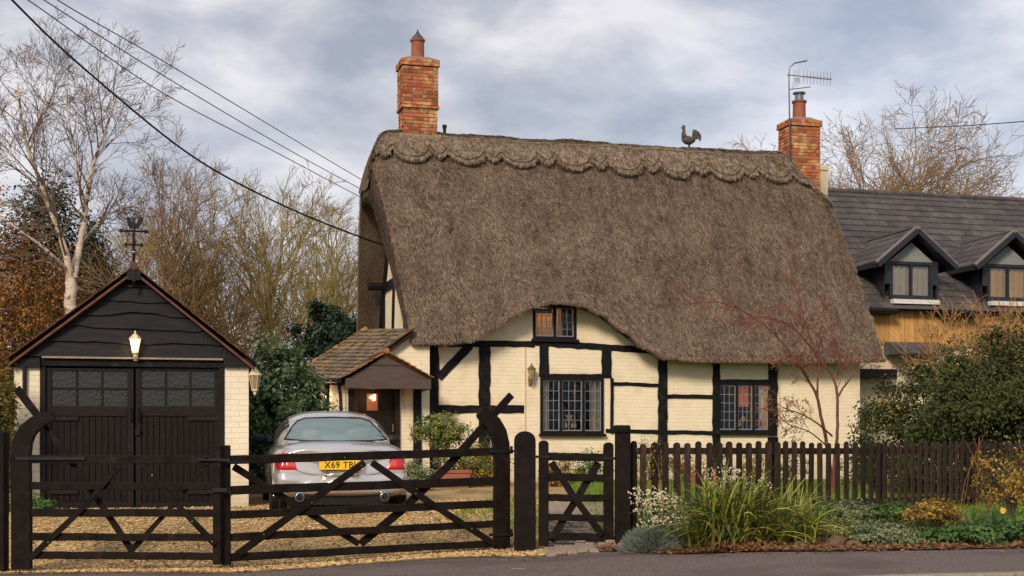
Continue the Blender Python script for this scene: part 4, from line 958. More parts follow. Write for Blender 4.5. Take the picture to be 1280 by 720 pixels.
def dormer(ax, glassm):
    f0 = -.12
    wx0, wx1, wz0, wz1 = rect(NEI, ax-27, ax+26, 327.5 if ax < 1200 else 331, 373.5 if ax < 1200 else 376, f0)
    if ax > 1200: wx1 = wx0 + (rect(NEI, 1113, 1166, 327, 373, f0)[1]-rect(NEI, 1113, 1166, 327, 373, f0)[0])
    mx = (wx0+wx1)/2; pw = .15; top = wz1; rise = .82; hw = (wx1-wx0)/2 + .42; ez = top - .02
    d = MB(); d.box(wx0-pw, wx1+pw, f0+.1, f0+.2, top+.0, top+.06); d.box(wx0-pw, wx0, f0, f0+.15, wz0+.35, top+.02); d.box(wx1, wx1+pw, f0, f0+.15, wz0+.35, top+.02)
    vb = lambda z: -.35 + (z-NE)/(NR-NE)*4.35
    # cheeks
    dm = d.build('dormer', M['darktrim'], nei)
    for x in (wx0-pw+.01, wx1+pw-.01):
        zc0 = NE+.1; dk = MB(); dk.add([(x-.01,f0+.05,zc0),(x-.01,f0+.05,top),(x-.01,vb(top)+.1,top),(x+.01,f0+.05,zc0),(x+.01,f0+.05,top),(x+.01,vb(top)+.1,top)], [(0,1,2),(5,4,3),(0,3,4,1),(1,4,5,2),(2,5,3,0)]); dk.build('cheek', M['darktrim'], dm)
    g2 = MB(); g2.prism([(wx0-.02, top+.01), (wx1+.02, top+.01), (mx, top+.01 + ((wx1-wx0)/2)*rise/hw)], f0+.02, f0+.05); g2.build('gable_panel', M['leadgrey'], dm)
    f, ls = window(NEI, (wx0, wx1, wz0, wz1), (1,1), 1, 1, f0+.0, dm, ft=.07, sill=False, came='darktrim', framemat='darktrim', glass=glassm)
    curtain(wx0+.03, wx1-.03, wz0+.04, wz1-.04, f0+.13, M['gold_reflection' if ax > 1200 else 'pale_reflection'], f, 7); bk = MB(); bk.box(wx0, wx1, f0+.2, f0+.22, wz0, wz1+.02); bk.build('backing', M['room'], dm)  # folded sheet added behind the panes, its colour standing in for their reflections
    s = MB(); s.box(wx0-.0, wx1+.1, f0-.16, f0+.02, wz0-.14, wz0-.03); s.build('sill', M['whiteplastic'], dm)
    r = MB(); bg = MB(); az_ = ez + rise
    for sd in (-1, 1):
        E = Vector((mx + sd*(hw+.1), 0, ez-.07)); T = Vector((mx, 0, az_)); n = 5
        for i in range(n):
            p, q = E.lerp(T, i/n), E.lerp(T, min(1,(i+1.3)/n)); yb = vb(p.z)+.25; y = f0-.22
            while y < yb:
                y2 = y+.32; r.add([p+Vector((0,y,.02)), p+Vector((0,y2-.005,.02)), q+Vector((0,y2-.005,0)), q+Vector((0,y,0)), p+Vector((0,y,.045)), p+Vector((0,y2-.005,.045)), q+Vector((0,y2-.005,.015)), q+Vector((0,y,.015))], [(0,3,2,1),(4,5,6,7),(0,1,5,4),(1,2,6,5),(3,0,4,7)]); y = y2
        bg.beam(tuple(E+Vector((0,f0-.24,.02))), tuple(T+Vector((0,f0-.24,.03))), .06, .07)
        k2 = MB(); k2.beam(tuple(E+Vector((-sd*.02,f0-.17,-.06))), tuple(T+Vector((0,f0-.17,-.06))), .3, .12); k2.build('bargeboard', M['darktrim'], dm)
        k3 = MB(); k3.box(min(E.x, E.x-sd*.06), max(E.x, E.x-sd*.06), f0-.2, vb(ez)+.2, ez-.16, ez-.02); k3.build('fascia', M['darktrim'], dm)
    r.tube([(mx,f0-.26,az_+.02),(mx,vb(az_)+.2,az_+.02)], .05, 6)
    r.build('tiled_roof', M['greytile'], dm); bg.build('verge_trim', M['greytrim'], dm)
M['glass_wavy'] = glassy('glass_wavy', (1,.97,.9), .04, rough=.01, wav=.35, wscale=5)
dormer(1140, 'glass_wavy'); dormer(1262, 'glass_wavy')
M_ = [('gutter', (NEI.uz(1088,384,-.45)[0], NEI.uz(1123,384,-.45)[0])), ('gutter', (NEI.uz(1181,390,-.45)[0], NEI.uz(1233,390,-.45)[0]))]
for nm, (a, b_) in M_: b = MB(); b.tube([(a,-.42,NE-.03),(b_,-.42,NE-.03)], .07, 8); b.box(a, b_, -.36, -.05, NE-.1, NE-.03); b.build(nm, M['iron'], nei)
# lead canopy and its brick below the cladding, black lintel beside the cottage
a, b_, z0, z1 = rect(NEI, 1128, 1192, 434, 442, -.9); b = MB(); b.add([(a,-.9,z0),(b_,-.9,z0),(b_,0,z0),(a,0,z0),(a,-.9,z1-.03),(b_,-.9,z1-.03),(b_+.0,0,z1+.2),(a,0,z1+.2)], [(0,3,2,1),(4,5,6,7),(0,1,5,4),(1,2,6,5),(3,0,4,7)]); b.build('canopy', M['lead'], nei)
a, b_, z0, z1 = rect(NEI, 1068, 1122, 461, 473, -.6); b = MB(); b.box(a, b_, -.6, 0, z0, z1); b.build('lintel', M['frame'], nei, bevel=.02)
# ================================================================ gates, posts, picket fence
def round_post(mb, x, w, y0, y1, z0, z1, n=10, top=.5):
    poly = [(x-w/2, z0), (x+w/2, z0)]; r = w/2; h = r*top*2
    for i in range(n+1):
        a = PI*i/n; poly.append((x + r*math.cos(a), z1 - h + h*math.sin(a)))
    mb.prism(poly, y0, y1)
LG = Frame((12-640)/FL*15.5, 15.5, 0, 0)
lg_ = thing('field_gate', 'shorter left leaf of the dark five-bar driveway gate with a curved heel post', 'gate', (LG.x, LG.y, 0), 0, 'leaves of the driveway gate')
RG = Frame((280-640)/FL*15.58, 15.58, 0, 18)
rg_ = thing('field_gate', 'longer right leaf of the dark five-bar driveway gate in front of the car', 'gate', (RG.x, RG.y, 0), RG.a, 'leaves of the driveway gate')
def gpart(fr, t, name, pts, wpx, v0, v1, bevel=.005):
    m = MB(); D = fr.y; path = [fr.uz(px, py, v0) for px, py in pts]
    sc = FL/(fr.y + fr.s*path[0][0]); m.ribbon(path, [w/sc for w in wpx] if isinstance(wpx, (list, tuple)) else wpx/sc, v0, v1); return m.build(name, M['gatewood'], t, bevel=bevel)
def rail(fr, t, x0, x1, ya, yb, w0, w1, v0=-.03, v1=.03):
    n = 14; pts = []; ws = []
    for i in range(n+1):
        q = i/n; pts.append((lerp(x0,x1,q), lerp(ya,yb,q) + (U(-.35,.35)))); ws.append(lerp(w0,w1,q))
    return gpart(fr, t, 'rail', pts, ws, v0, v1)
# left leaf
gpart(LG, lg_, 'stile', [(25.5,712),(25.5,640),(25,590),(24.5,570),(27,552),(33,539),(43,529),(54,524),(66,519.5)], [24,24,24,24,23,21,18.5,15,11], -.045, .045)
for i, (ya, yb, w) in enumerate(((574,575,10.5),(607,608,9.5),(641,641.5,10),(671,672,9.5),(694,695.5,9.5))): rail(LG, lg_, 37, 269, ya, yb, w, w*.95, -.03+.0008*i, .03)
gpart(LG, lg_, 'stile', [(271,706),(271,556)], [10.5,9.5], -.04, .04)
gpart(LG, lg_, 'brace', [(20,485),(52,527)], [10,9], .046, .08)
gpart(LG, lg_, 'brace', [(52,527),(112,610),(165,689)], [6,7,8.5], .046, .08)
gpart(LG, lg_, 'brace', [(36,699),(98,640),(150,583)], [8,7,5], -.06, -.031)
gpart(LG, lg_, 'brace', [(177,581),(225,635),(269,681)], [5,7,8], -.06, -.031)
gpart(LG, lg_, 'brace', [(258,582),(212,636),(163,689)], [4,5.5,7], .032, .06)
b = MB(); u, z = LG.uz(48, 573, -.05); b.beam((u-.25,-.052,z),(u+.5,-.052,z), .012, .035); b.tube([(u-.3,-.03,z),(u-.25,-.05,z)], .02, 6); b.build('hinge', M['iron'], lg_)
b = MB(); u, z = LG.uz(262, 575, -.05); b.beam((u-.12,-.06,z+.01),(u+.22,-.06,z), .02, .03); b.tube([(u-.02,-.05,z+.02),(u-.02,-.09,z+.03),(u-.08,-.09,z+.04)], .009, 6)
b.build('latch', M['iron'], lg_)
b = MB(); u, z = LG.uz(275, 612.5, -.05); b.beam((u-.08,-.06,z),(u+.08,-.06,z), .02, .045); b.tube([(u+.1,-.06,z+.03),(u+.12,-.06,z-.06)], .01, 6); b.build('drop_bolt', M['iron'], lg_)
# right leaf
gpart(RG, rg_, 'stile', [(283.5,707),(283.5,556.5)], [10.5,9.5], -.04, .04)
gpart(RG, rg_, 'stile', [(628.5,689),(628.5,620),(628.5,575),(627.5,556),(624,541),(617.5,530),(611,522.5),(604,516.5),(600.5,514)], [20,20,20,20.5,21,21,19.5,16,12], -.045, .045)
for i, (ya, yb, w0, w1) in enumerate(((575,564.5,11,10.5),(613,601.5,11,11),(643.5,630,10,10),(672,655,10,9),(697,679.5,10,9))): rail(RG, rg_, 289, 619, ya, yb, w0, w1, -.03+.0008*i, .03)
gpart(RG, rg_, 'brace', [(640,493.5),(616,520),(560,583),(500,640),(451,680)], [9,9,10,10,9.5], .047, .085)
gpart(RG, rg_, 'brace', [(292,583),(360,625),(449,680)], [9,8.5,8], .032, .06)
gpart(RG, rg_, 'brace', [(296,694),(380,633),(456,578)], [9.5,9,9], -.062, -.031)
gpart(RG, rg_, 'brace', [(465,578),(540,630),(620,681)], [8.5,8.5,8], -.062, -.031)
b = MB(); u, z = RG.uz(632, 564, -.05); b.beam((u-.2,-.052,z),(u+.09,-.052,z), .012, .035); b.tube([(u+.08,-.02,z-.03),(u+.08,-.02,z+.06)], .016, 6); b.tube([(u+.08,-.02,z),(u+.16,0,z)], .012, 6); b.build('hinge', M['iron'], rg_)
b = MB(); u, z = RG.uz(632, 668, -.05); b.beam((u-.2,-.052,z),(u+.09,-.052,z), .012, .035); b.tube([(u+.08,-.02,z-.03),(u+.08,-.02,z+.06)], .016, 6); b.build('hinge', M['iron'], rg_)
b = MB(); u, z = RG.uz(300, 577.5, -.05); b.beam((u-.14,-.055,z),(u+.1,-.055,z), .02, .028); b.build('latch', M['iron'], rg_)
def bolts(fr, t, pts):
    for px, py in pts: m = MB(); u, z = fr.uz(px, py, -.066); m.blob((u, -.063, z), (.008,.005,.008), 6, 4); m.build('bolt_head', M['galv'], t)
bolts(RG, rg_, [(431,572),(452,582),(330,668),(520,617),(590,661),(390,628)]); bolts(LG, lg_, [(240,652),(190,594),(60,678),(265,677)])
# posts
def post(name, label, px0, px1, ytop, ybot, D, dep, mat='gatewood', rnd=True, top=.5):
    a, b_ = (px0-640)/FL*D, (px1-640)/FL*D; x = (a+b_)/2; w = b_-a; zt = (HZ-ytop)/FL*D; zb = (HZ-ybot)/FL*D
    t = MB()
    if rnd: round_post(t, 0, w, -dep/2, dep/2, -.12, zt-zb, top=top)
    else: t.box(-w/2, w/2, -dep/2, dep/2, -.12, zt-zb)
    o = t.build(name, M[mat], None, bevel=.012); o.location = (x, D, zb); return tag(o, label, 'post')
post('gate_post', 'dark gatepost cut by the left edge of the frame beside the curved gate heel', -8, 8.5, 538, 715, 15.5, .16, top=.2)
post('gate_post', 'broad round-topped dark gatepost between driveway gate and small wicket gate', 642.5, 669.5, 539, 693, 16.4, .2, top=.42)
tp = post('gate_post', 'tall square dark post with a flat cap between wicket gate and picket fence', 769, 787.5, 541, 676, 16.1, .17, rnd=False)
b = MB(); s = 16.1/FL; w = 10.6*s; b.box(-w-.012, w-.012, -.1, .1, (676-542)*s, (676-531.5)*s); b.build('post_cap', M['gatewood'], tp, bevel=.02)
post('gate_post', 'slim dark board post tucked against the right side of the tall capped post', 788.5, 796, 551, 673, 16.18, .1)
# wicket gate
WG = Frame((673-640)/FL*16.35, 16.35, 0, 0)
wg = thing('wicket_gate', 'small dark wooden wicket gate with crossed braces on the brick path', 'gate', (WG.x, WG.y, 0))
m = MB(); 
def wst(px, w, yt, yb):
    m = MB(); u, zt = WG.uz(px, yt); _, zb = WG.uz(px, yb); round_post(m, u, w/FL*16.35, -.04, .04, zb, zt, top=.35); m.build('stile', M['gatewood'], wg, bevel=.006)
wst(679.5, 12.5, 550.5, 682); wst(760.5, 12.5, 553, 684)
for i, (ya, yb, w) in enumerate(((570.5,572,10),(596,597.5,9.5),(622,623,9),(646.5,648,8.5),(669.5,672,9.5))): rail(WG, wg, 685, 755, ya, yb, w, w, -.025+.0008*i, .025)
gpart(WG, wg, 'brace', [(689,578),(720,625),(753,669)], [9,8.5,8.5], -.055, -.026); gpart(WG, wg, 'brace', [(748,578),(722,622),(688,676)], [9,9,9], .026, .055)
b = MB(); u, z = WG.uz(672, 571); b.tube([(u-.04,-.02,z-.04),(u-.04,-.02,z+.04)], .014, 6); b.beam((u-.04,-.045,z),(u+.14,-.045,z), .01, .03); b.build('hinge', M['iron'], wg)
b = MB(); u, z = WG.uz(765, 573); b.beam((u-.1,-.05,z),(u+.1,-.05,z), .015, .03); b.build('latch', M['iron'], wg)
# picket fence
fp = [(1.42, 16.12), (2.3, 16.35), (3.05, 16.68), (4.3, 17.62), (5.6, 18.95), (7.4, 20.9), (8.4, 22.3)]
pf = thing('picket_fence', 'dark brown round-topped picket fence between the flower bed and the lawn', 'fence', (fp[0][0], fp[0][1], 0))
def fpos(s):
    for (a, b_) in zip(fp, fp[1:]):
        L = math.hypot(b_[0]-a[0], b_[1]-a[1])
        if s <= L: t = s/L; return Vector((lerp(a[0],b_[0],t), lerp(a[1],b_[1],t), 0)), math.atan2(b_[1]-a[1], b_[0]-a[0])
        s -= L
    return Vector((b_[0], b_[1], 0)), math.atan2(b_[1]-a[1], b_[0]-a[0])
o0 = Vector((fp[0][0], fp[0][1], 0)); s = .05; k = 0
while s < 9.3:
    p, a = fpos(s); p -= o0; w = U(.068,.080); zt = .115 + .035*min(1, s/6) + U(-.012,.012); zb = -.80 + U(-.01,.02)
    m = MB(); round_post(m, 0, w, -.014, .014, zb, zt, n=8, top=.42); o = m.build('picket', M['picketwood'], pf, bevel=.004); o.location = p; o.rotation_euler = (U(-.01,.01), U(-.013,.013), a)
    s += (.131 if p.x < 1.7 else .136)*(1 + .28*min(1, max(0, (s-1.4)/2.4))) + U(-.006,.006); k += 1
for zz in (-.0, -.62):
    m = MB()
    for i in range(60):
        p, a = fpos(9.3*i/60); q, a2 = fpos(9.3*(i+1)/60); d = Vector((-math.sin(a), math.cos(a), 0))*.035
        m.beam(tuple(p - o0 + d + Vector((0,0,zz+.02))), tuple(q - o0 + d + Vector((0,0,zz+.02))), .035, .075)
    m.build('rail', M['picketwood'], pf)
for s_, h in ((1.80, .185), (3.9, .1), (6.3, .1), (8.6, .1)):
    p, a = fpos(s_); m = MB(); m.box(-.045, .045, .055, .15, -.85, h); o = m.build('fence_post', M['gatewood'], pf, bevel=.008); o.location = p - o0; o.rotation_euler = (0,0,a)
# ================================================================ the silver saloon
CAR = Frame((429-640)/FL*18.75, 18.75, -.80, 11.5)
car = fthing(CAR, 'parked_car', 'silver saloon car parked on the gravel behind the driveway gate, rear facing the road', 'car')
M['paint'] = pm('paint', (.60,.575,.555), (.565,.54,.52), scale=2, rough=.22, metal=.5, spec=.5, coat=.8)
M['lens'] = pm('lens', (.60,.012,.016), (.45,.006,.01), scale=9, rough=.12, spec=.6, coat=.6)
M['lens_in'] = pm('lens_in', (.75,.10,.07), (.6,.05,.04), scale=9, rough=.15, coat=.6)
M['plate'] = pm('plate', (.88,.56,.02), (.86,.52,.02), scale=2, rough=.35)
M['black'] = pm('black', (.012,.012,.013), rough=.5); M['tyre'] = pm('tyre', (.014,.014,.014), rough=.85)
M['chrome'] = pm('chrome', (.7,.7,.7), (.62,.62,.62), rough=.12, metal=1)
M['seat'] = pm('seat', (.62,.58,.48), (.55,.5,.42), rough=.6)
M['carglass'] = glassy('carglass', (.55,.66,.64), .05, rough=.02, diff=(.38,.52,.50), dfac=.36)  # glass tint plus a teal diffuse share standing in for the reflected sky
HW = [(0,.80),(.08,.845),(.25,.885),(.6,.905),(1.2,.91),(3.2,.91),(4.0,.895),(4.5,.84),(4.75,.75),(4.88,.62)]
ZBm = [(0,.27),(.1,.22),(.4,.18),(4.4,.18),(4.88,.28)]
ZD = [(0,.86),(.06,.90),(.2,.93),(.6,.955),(1.1,.975),(3.3,.98),(4.0,.90),(4.5,.76),(4.75,.64),(4.88,.52)]
def csec(y):
    h, zb, zd = table(HW, y), table(ZBm, y), table(ZD, y); f = max(0, 1 - y/.9)
    pts = [(0,zb),(.55*h,zb),(.86*h,zb+.01),(.96*h,zb+.07),(.99*h,.40),(h,.52),(h*.998,.60),(h*.985,.70),(h*.95,lerp(.70,zd,.55)),(h*.88,zd-.075),(h*.76,zd-.03),(h*.5,zd-.006),(0,zd)]
    out = []
    for x, z in pts:
        lean_ = .11*min(1, max(0, (z-.58)/.34))**1.2 + (.03 if z < .35 else 0)
        out.append((x, y + f*(.20*(x/.9)**2.6 + lean_), z))
    return out
def mirror(pts): return [(-x, y, z) for x, y, z in pts[::-1]][:-1] + pts if False else pts + [(-x, y, z) for x, y, z in pts[-2:0:-1]]
cb_ = MB(); ys = [0,.03,.1,.22,.42,.7,1.0,1.4,1.9,2.4,2.9,3.3,3.7,4.1,4.4,4.65,4.8,4.88]; rings = []
for q in (.25,.5,.72,.88,.96):
    s0 = mirror(csec(0)); c = (0, .0, .56); rings.append([(x*q, y - .022*(1-q**3), .56 + (z-.56)*q) for x, y, z in s0])
for y in ys: rings.append(mirror(csec(y)))
s0 = rings[-1]; rings.append([(x*.5, y+.05, .40+(z-.40)*.5) for x, y, z in s0])
n = len(rings[0]); vs = [p for r in rings for p in r]; fs = [(i*n+k, i*n+(k+1)%n, (i+1)*n+(k+1)%n, (i+1)*n+k) for i in range(len(rings)-1) for k in range(n)]
fs.append(tuple(range(n))); fs.append(tuple(range((len(rings)-1)*n, len(rings)*n))[::-1])
cb_.add(vs, fs); body = cb_.build('body', M['paint'], car, smooth=True, sub=2)
dg = bpy.context.evaluated_depsgraph_get(); bpy.context.view_layer.update(); dg.update()
bme = bpy.data.meshes.new_from_object(body.evaluated_get(dg)); BV = BVHTree.FromPolygons([v.co[:] for v in bme.vertices], [p.vertices[:] for p in bme.polygons]); bpy.data.meshes.remove(bme)
# cabin
CZ = [(.80,.93),(.95,.99),(1.15,1.08),(1.4,1.20),(1.65,1.31),(1.9,1.375),(2.3,1.41),(2.8,1.40),(3.1,1.33),(3.4,1.20),(3.7,1.06),(3.9,.95)]
CW = [(.80,.70),(1.1,.765),(1.5,.79),(2.2,.80),(3.0,.79),(3.9,.72)]
cm_ = MB(); NA = 44; yy = [.80 + .04*i for i in range(78)]; vs = []
for y in yy:
    zt = table(CZ, y); w = table(CW, y)
    for k in range(NA+1):
        a = PI*k/NA; c = math.cos(a); x = w*math.copysign(abs(c)**.60, c); z = .88 + (zt-.88)*max(0, math.sin(a))**.80
        vs.append((x, y - .10*(x/.8)**2*0 + (.16*(abs(x)/.8)**2.5 if y < 2.2 else 0)*(max(0, (2.2-y)/1.4)), z))
win = [(-.70,.985),(-.66,1.05),(-.58,1.17),(-.51,1.245),(-.40,1.285),(0,1.30),(.40,1.285),(.51,1.245),(.58,1.17),(.66,1.05),(.70,.985),(.45,.962),(0,.955),(-.45,.962)]
def inpoly(x, z, P):
    r = False
    for (a, b_), (c, d) in zip(P, P[1:]+P[:1]):
        if (b_ > z) != (d > z) and x < (c-a)*(z-b_)/(d-b_)+a: r = not r
    return r
fs = []; allf = []
for i in range(len(yy)-1):
    for k in range(NA):
        f = (i*(NA+1)+k, i*(NA+1)+k+1, (i+1)*(NA+1)+k+1, (i+1)*(NA+1)+k); allf.append(f)
        cx = sum(vs[j][0] for j in f)/4; cz = sum(vs[j][2] for j in f)/4
        if i < 34 and inpoly(cx, cz, [(x*.985, lerp(1.12, z, .97)) for x, z in win]): continue
        fs.append(f)
CB = BVHTree.FromPolygons(vs, allf)
cm_.add(vs, fs); cab = cm_.build('cabin', M['paint'], car, smooth=True)
def hit(bv, x, z, y0=-3):
    r = bv.ray_cast(Vector((x, y0, z)), Vector((0,1,0)))[0]; return r
def patch(bv, poly, off, nx, nz, name, mat, parent, clip=None):
    """a panel that follows the bodywork over the outline poly of (x, z)"""
    x0, x1 = min(p[0] for p in poly), max(p[0] for p in poly); z0, z1 = min(p[1] for p in poly), max(p[1] for p in poly); vs = []; ok = []
    # columns between lower and upper outline
    def span(x):
        zs = []
        for (a, b_), (c, d) in zip(poly, poly[1:]+poly[:1]):
            if min(a,c) <= x <= max(a,c) and abs(c-a) > 1e-9: zs.append(b_ + (d-b_)*(x-a)/(c-a))
        return (min(zs), max(zs)) if zs else ((z0+z1)/2,)*2
    for i in range(nx+1):
        x = lerp(x0+.001, x1-.001, i/nx); lo, hi = span(x)
        for j in range(nz+1):
            z = lerp(lo, hi, j/nz); h = hit(bv, x, z) or hit(bv, x*.97, z); e = 0 if (0 < i < nx and 0 < j < nz) else off*.8
            vs.append(Vector((x, (h.y if h else 0) - off + e, z)) if h else Vector((x, .3, z)))
    m = MB(); m.add(vs, [(i*(nz+1)+j, (i+1)*(nz+1)+j, (i+1)*(nz+1)+j+1, i*(nz+1)+j+1) for i in range(nx) for j in range(nz)]); return m.build(name, mat, parent, smooth=True)
rg = patch(CB, win, .004, 40, 14, 'rear_window', M['carglass'], cab)
m = MB(); pts = []
P2 = []
for (a, b_) in zip(win, win[1:]+win[:1]):
    for k in range(5): P2.append((lerp(a[0],b_[0],k/5), lerp(a[1],b_[1],k/5)))
for x, z in P2+P2[:1]:
    h = hit(CB, x, z) or hit(CB, x*.96, z); pts.append((x, h.y-.003 if h else 1, z))
m.tube(pts, .013, 6, cap=False); m.build('window_seal', M['black'], cab, smooth=True)
# side windows
for sd in (-1, 1):
    m = MB(); vs = []
    for i in range(25):
        y = lerp(1.55, 3.35, i/24); zt = min(table(CZ, y)-.10, 1.30); zl = 1.0; zt = max(zt, zl+.002)
        for j in range(5):
            z = lerp(zl, zt, j/4); r = CB.ray_cast(Vector((sd*2, y, z)), Vector((-sd,0,0)))[0]; vs.append((r.x + sd*.006, y, z) if r else (sd*.7, y, z))
    m.add(vs, [(i*5+j, (i+1)*5+j, (i+1)*5+j+1, i*5+j+1) for i in range(24) for j in range(4)]); m.build('side_window', M['black'], cab, smooth=True)
# interior: shelf, seats, head restraints
m = MB(); m.box(-.60,.60,1.25,1.75,.90,.935); m.build('parcel_shelf', M['black'], car)
for sx in (-.36, .36):
    m = MB(); m.blob((sx, 1.78, 1.06), (.175,.07,.10), 16, 10); m.build('head_restraint', M['seat'], car, smooth=True)
m = MB(); m.blob((0, 1.95, .88), (.62,.13,.2), 20, 8); m.build('rear_seat', M['seat'], car, smooth=True)
for sx in (-.38, .38):
    m = MB(); m.blob((sx, 2.75, 1.0), (.22,.08,.3), 14, 10); m.build('front_seat', M['seat'], car, smooth=True)
m = MB(); m.tube([(.36+.17*math.cos(a*PI/8), 3.1, 1.0+.14*math.sin(a*PI/8)) for a in range(17)], .014, 6); m.build('steering_wheel', M['black'], car)
# rear lamps, plate, bumper, exhausts
for sd in (-1, 1):
    P = [(-.585,.575),(-.655,.80),(-.80,.795),(-.855,.76),(-.868,.66),(-.86,.575)]
    P = [(sd*-x if sd > 0 else x, z) for x, z in P]
    l = patch(BV, P, .014, 16, 8, 'tail_lamp', M['lens'], car)
    Q = [(-.60,.60),(-.64,.72),(-.74,.72),(-.74,.60)]; Q = [(sd*-x if sd > 0 else x, z) for x, z in Q]; patch(BV, Q, .017, 8, 6, 'lamp_segment', M['lens_in'], l)
pc = -.02; pz = .638
h = hit(BV, 0, pz).y - .022
m = MB(); m.box(pc-.285, pc+.285, h, h+.05, pz-.062, pz+.062); pl_ = m.build('number_plate', M['plate'], car, bevel=.008)
def text(s, size, fr_parent, name, mat, loc, rot=(PI/2,0,0), ext=.001, sx=1):
    c = bpy.data.curves.new('t', 'FONT'); c.body = s; c.size = size; c.extrude = ext; c.align_x = 'CENTER'; c.align_y = 'CENTER'; c.offset = .0015; c.space_character = 1.1
    o = bpy.data.objects.new('t', c); col.objects.link(o); bpy.context.view_layer.update()
    me = bpy.data.meshes.new_from_object(o.evaluated_get(bpy.context.evaluated_depsgraph_get())); bpy.data.objects.remove(o)
    q = bpy.data.objects.new(name, me); col.objects.link(q); me.materials.clear(); me.materials.append(mat); q.location = loc; q.rotation_euler = rot; q.scale = (sx,1,1); q.parent = fr_parent; return q
text('X69 TBI', .118, pl_, 'plate_lettering', M['black'], (pc-.015, h-.0015, pz), sx=.93)
m = MB(); pts = []
for x, z in ((-.600,.575),(-.52,.545),(-.40,.515),(-.25,.498),(0,.492),(.25,.498),(.40,.515),(.52,.545),(.600,.575)):
    hh = hit(BV, x, z); pts.append((x, hh.y-.001, z))
m.tube(pts, .0045, 4); pts = []
for x, z in ((-.60,.575),(-.655,.80),(-.68,.87)): hh = hit(BV, x, z); pts.append((x, hh.y-.001, z))
m.tube(pts, .004, 4); m.tube([(-x,y,z) for x,y,z in pts], .004, 4)
pts = [];
for i in range(21): x = lerp(-.62,.62,i/20); r = BV.ray_cast(Vector((x, .28+.2*(x/.9)**2, 2)), Vector((0,0,-1)))[0]; pts.append((x, r.y, r.z+.0005))
m.build('boot_shutline', M['black'], car)
bm_ = MB(); vs = []; nx, nz = 44, 8
for i in range(nx+1):
    x = lerp(-.885, .885, i/nx)
    for j in range(nz+1):
        z = lerp(.235, .505 - .0*abs(x) + .045*max(0, (abs(x)-.5)/.4), j/nz); hh = hit(BV, x, z) or hit(BV, x*.96, z); o = .03*min(1, 4*min(j, nz-j)/nz)
        if hh is None: hh = Vector((x, .45, z))
        vs.append((x*(1+.008*(o > 0)), hh.y - o, z))
bm_.add(vs, [(i*(nz+1)+j, (i+1)*(nz+1)+j, (i+1)*(nz+1)+j+1, i*(nz+1)+j+1) for i in range(nx) for j in range(nz)]); bm_.build('bumper', M['paint'], car, smooth=True)
m = MB(); m.tube([(-.87,.36,.385),(-.6,.0+.045,.375),(-.3,-.055+.03,.372),(0,-.058,.372),(.3,-.025,.372),(.6,.045,.375),(.87,.36,.385)], .004, 4); 
for sx in (-.56, .54):
    m = MB(); m.lathe([(.052,0),(.058,.0),(.058,.25),(.05,.25)], n=20); o = m.build('exhaust', M['chrome'], car, smooth=True); o.location = (sx, -.03, .225); o.rotation_euler = (-PI/2,0,0)
    m = MB(); m.lathe([(.048,.0),(.045,.005)], n=16); q = m.build('bore', M['black'], o)
for sx in (-1, 1):
    for yw in (.95, 3.85):
        m = MB(); m.lathe([(.20,-.11),(.30,-.115),(.325,-.09),(.325,.09),(.30,.115),(.20,.11)], n=32); o = m.build('wheel', M['tyre'], car, smooth=False); o.location = (sx*.80, yw, .325); o.rotation_euler = (0, PI/2, 0)
        m = MB(); m.lathe([(.21,-.08),(.20,.112*sx if 0 else .08)], n=24); m.build('rim', M['galv'], o)
    m = MB(); m.blob((sx*1.0, 3.02, 1.0), (.115,.07,.075), 14, 9); m.tube([(sx*.78,3.05,.95),(sx*.93,3.03,.98)], [.03,.025], 8); m.build('door_mirror', M['black'], car, smooth=True)
m = MB(); m.box(-.62,.62,.12,.2,.12,.26); m.build('valance', M['black'], car)
for sx in (-1,1): m = MB(); m.box(sx*.80-.008, sx*.80+.008, .5, .52, .03, .2); m.build('mud_flap', M['black'], car)
# ================================================================ trees and plants
def rot_off(d, ang):
    a = d.orthogonal().normalized(); a = Matrix.Rotation(U(0, 2*PI), 3, d) @ a
    return (d*math.cos(ang) + a*math.sin(ang)).normalized()
def grow(mb, p, d, L, r, lv, cf, tips):
    ns = max(3, min(9, int(L/cf['seg']))); pts = [p.copy()]; rs = [r]; dirs = [d]
    for i in range(ns):
        d = (d + Vector((U(-1,1), U(-1,1), U(-1,1)))*cf['jit'] + Vector((0,0,cf['up']))*(1 if lv else .5)).normalized()
        p = p + d*L/ns; pts.append(p.copy()); dirs.append(d); rs.append(max(cf['rmin'], r*(1 - .72*(i+1)/ns)))
    mb.tube(pts, rs, 7 if r > .08 else (5 if r > .03 else 3), cap=False)
    if lv >= cf['lv']: tips.append((pts[-1], d)); tips.append((pts[len(pts)//2], d)); return
    for k in range(cf['n'][lv]):
        f = cf['lo'][lv] + (1-cf['lo'][lv])*(k + R())/cf['n'][lv]; i = min(ns-1, int(f*ns)); q = pts[i].lerp(pts[i+1], f*ns - i)
        grow(mb, q, rot_off(dirs[i], U(*cf['ang'])), L*cf['ratio']*(1.25 - .6*f)*U(.75,1.2), max(cf['rmin'], rs[i]*.62), lv+1, cf, tips)
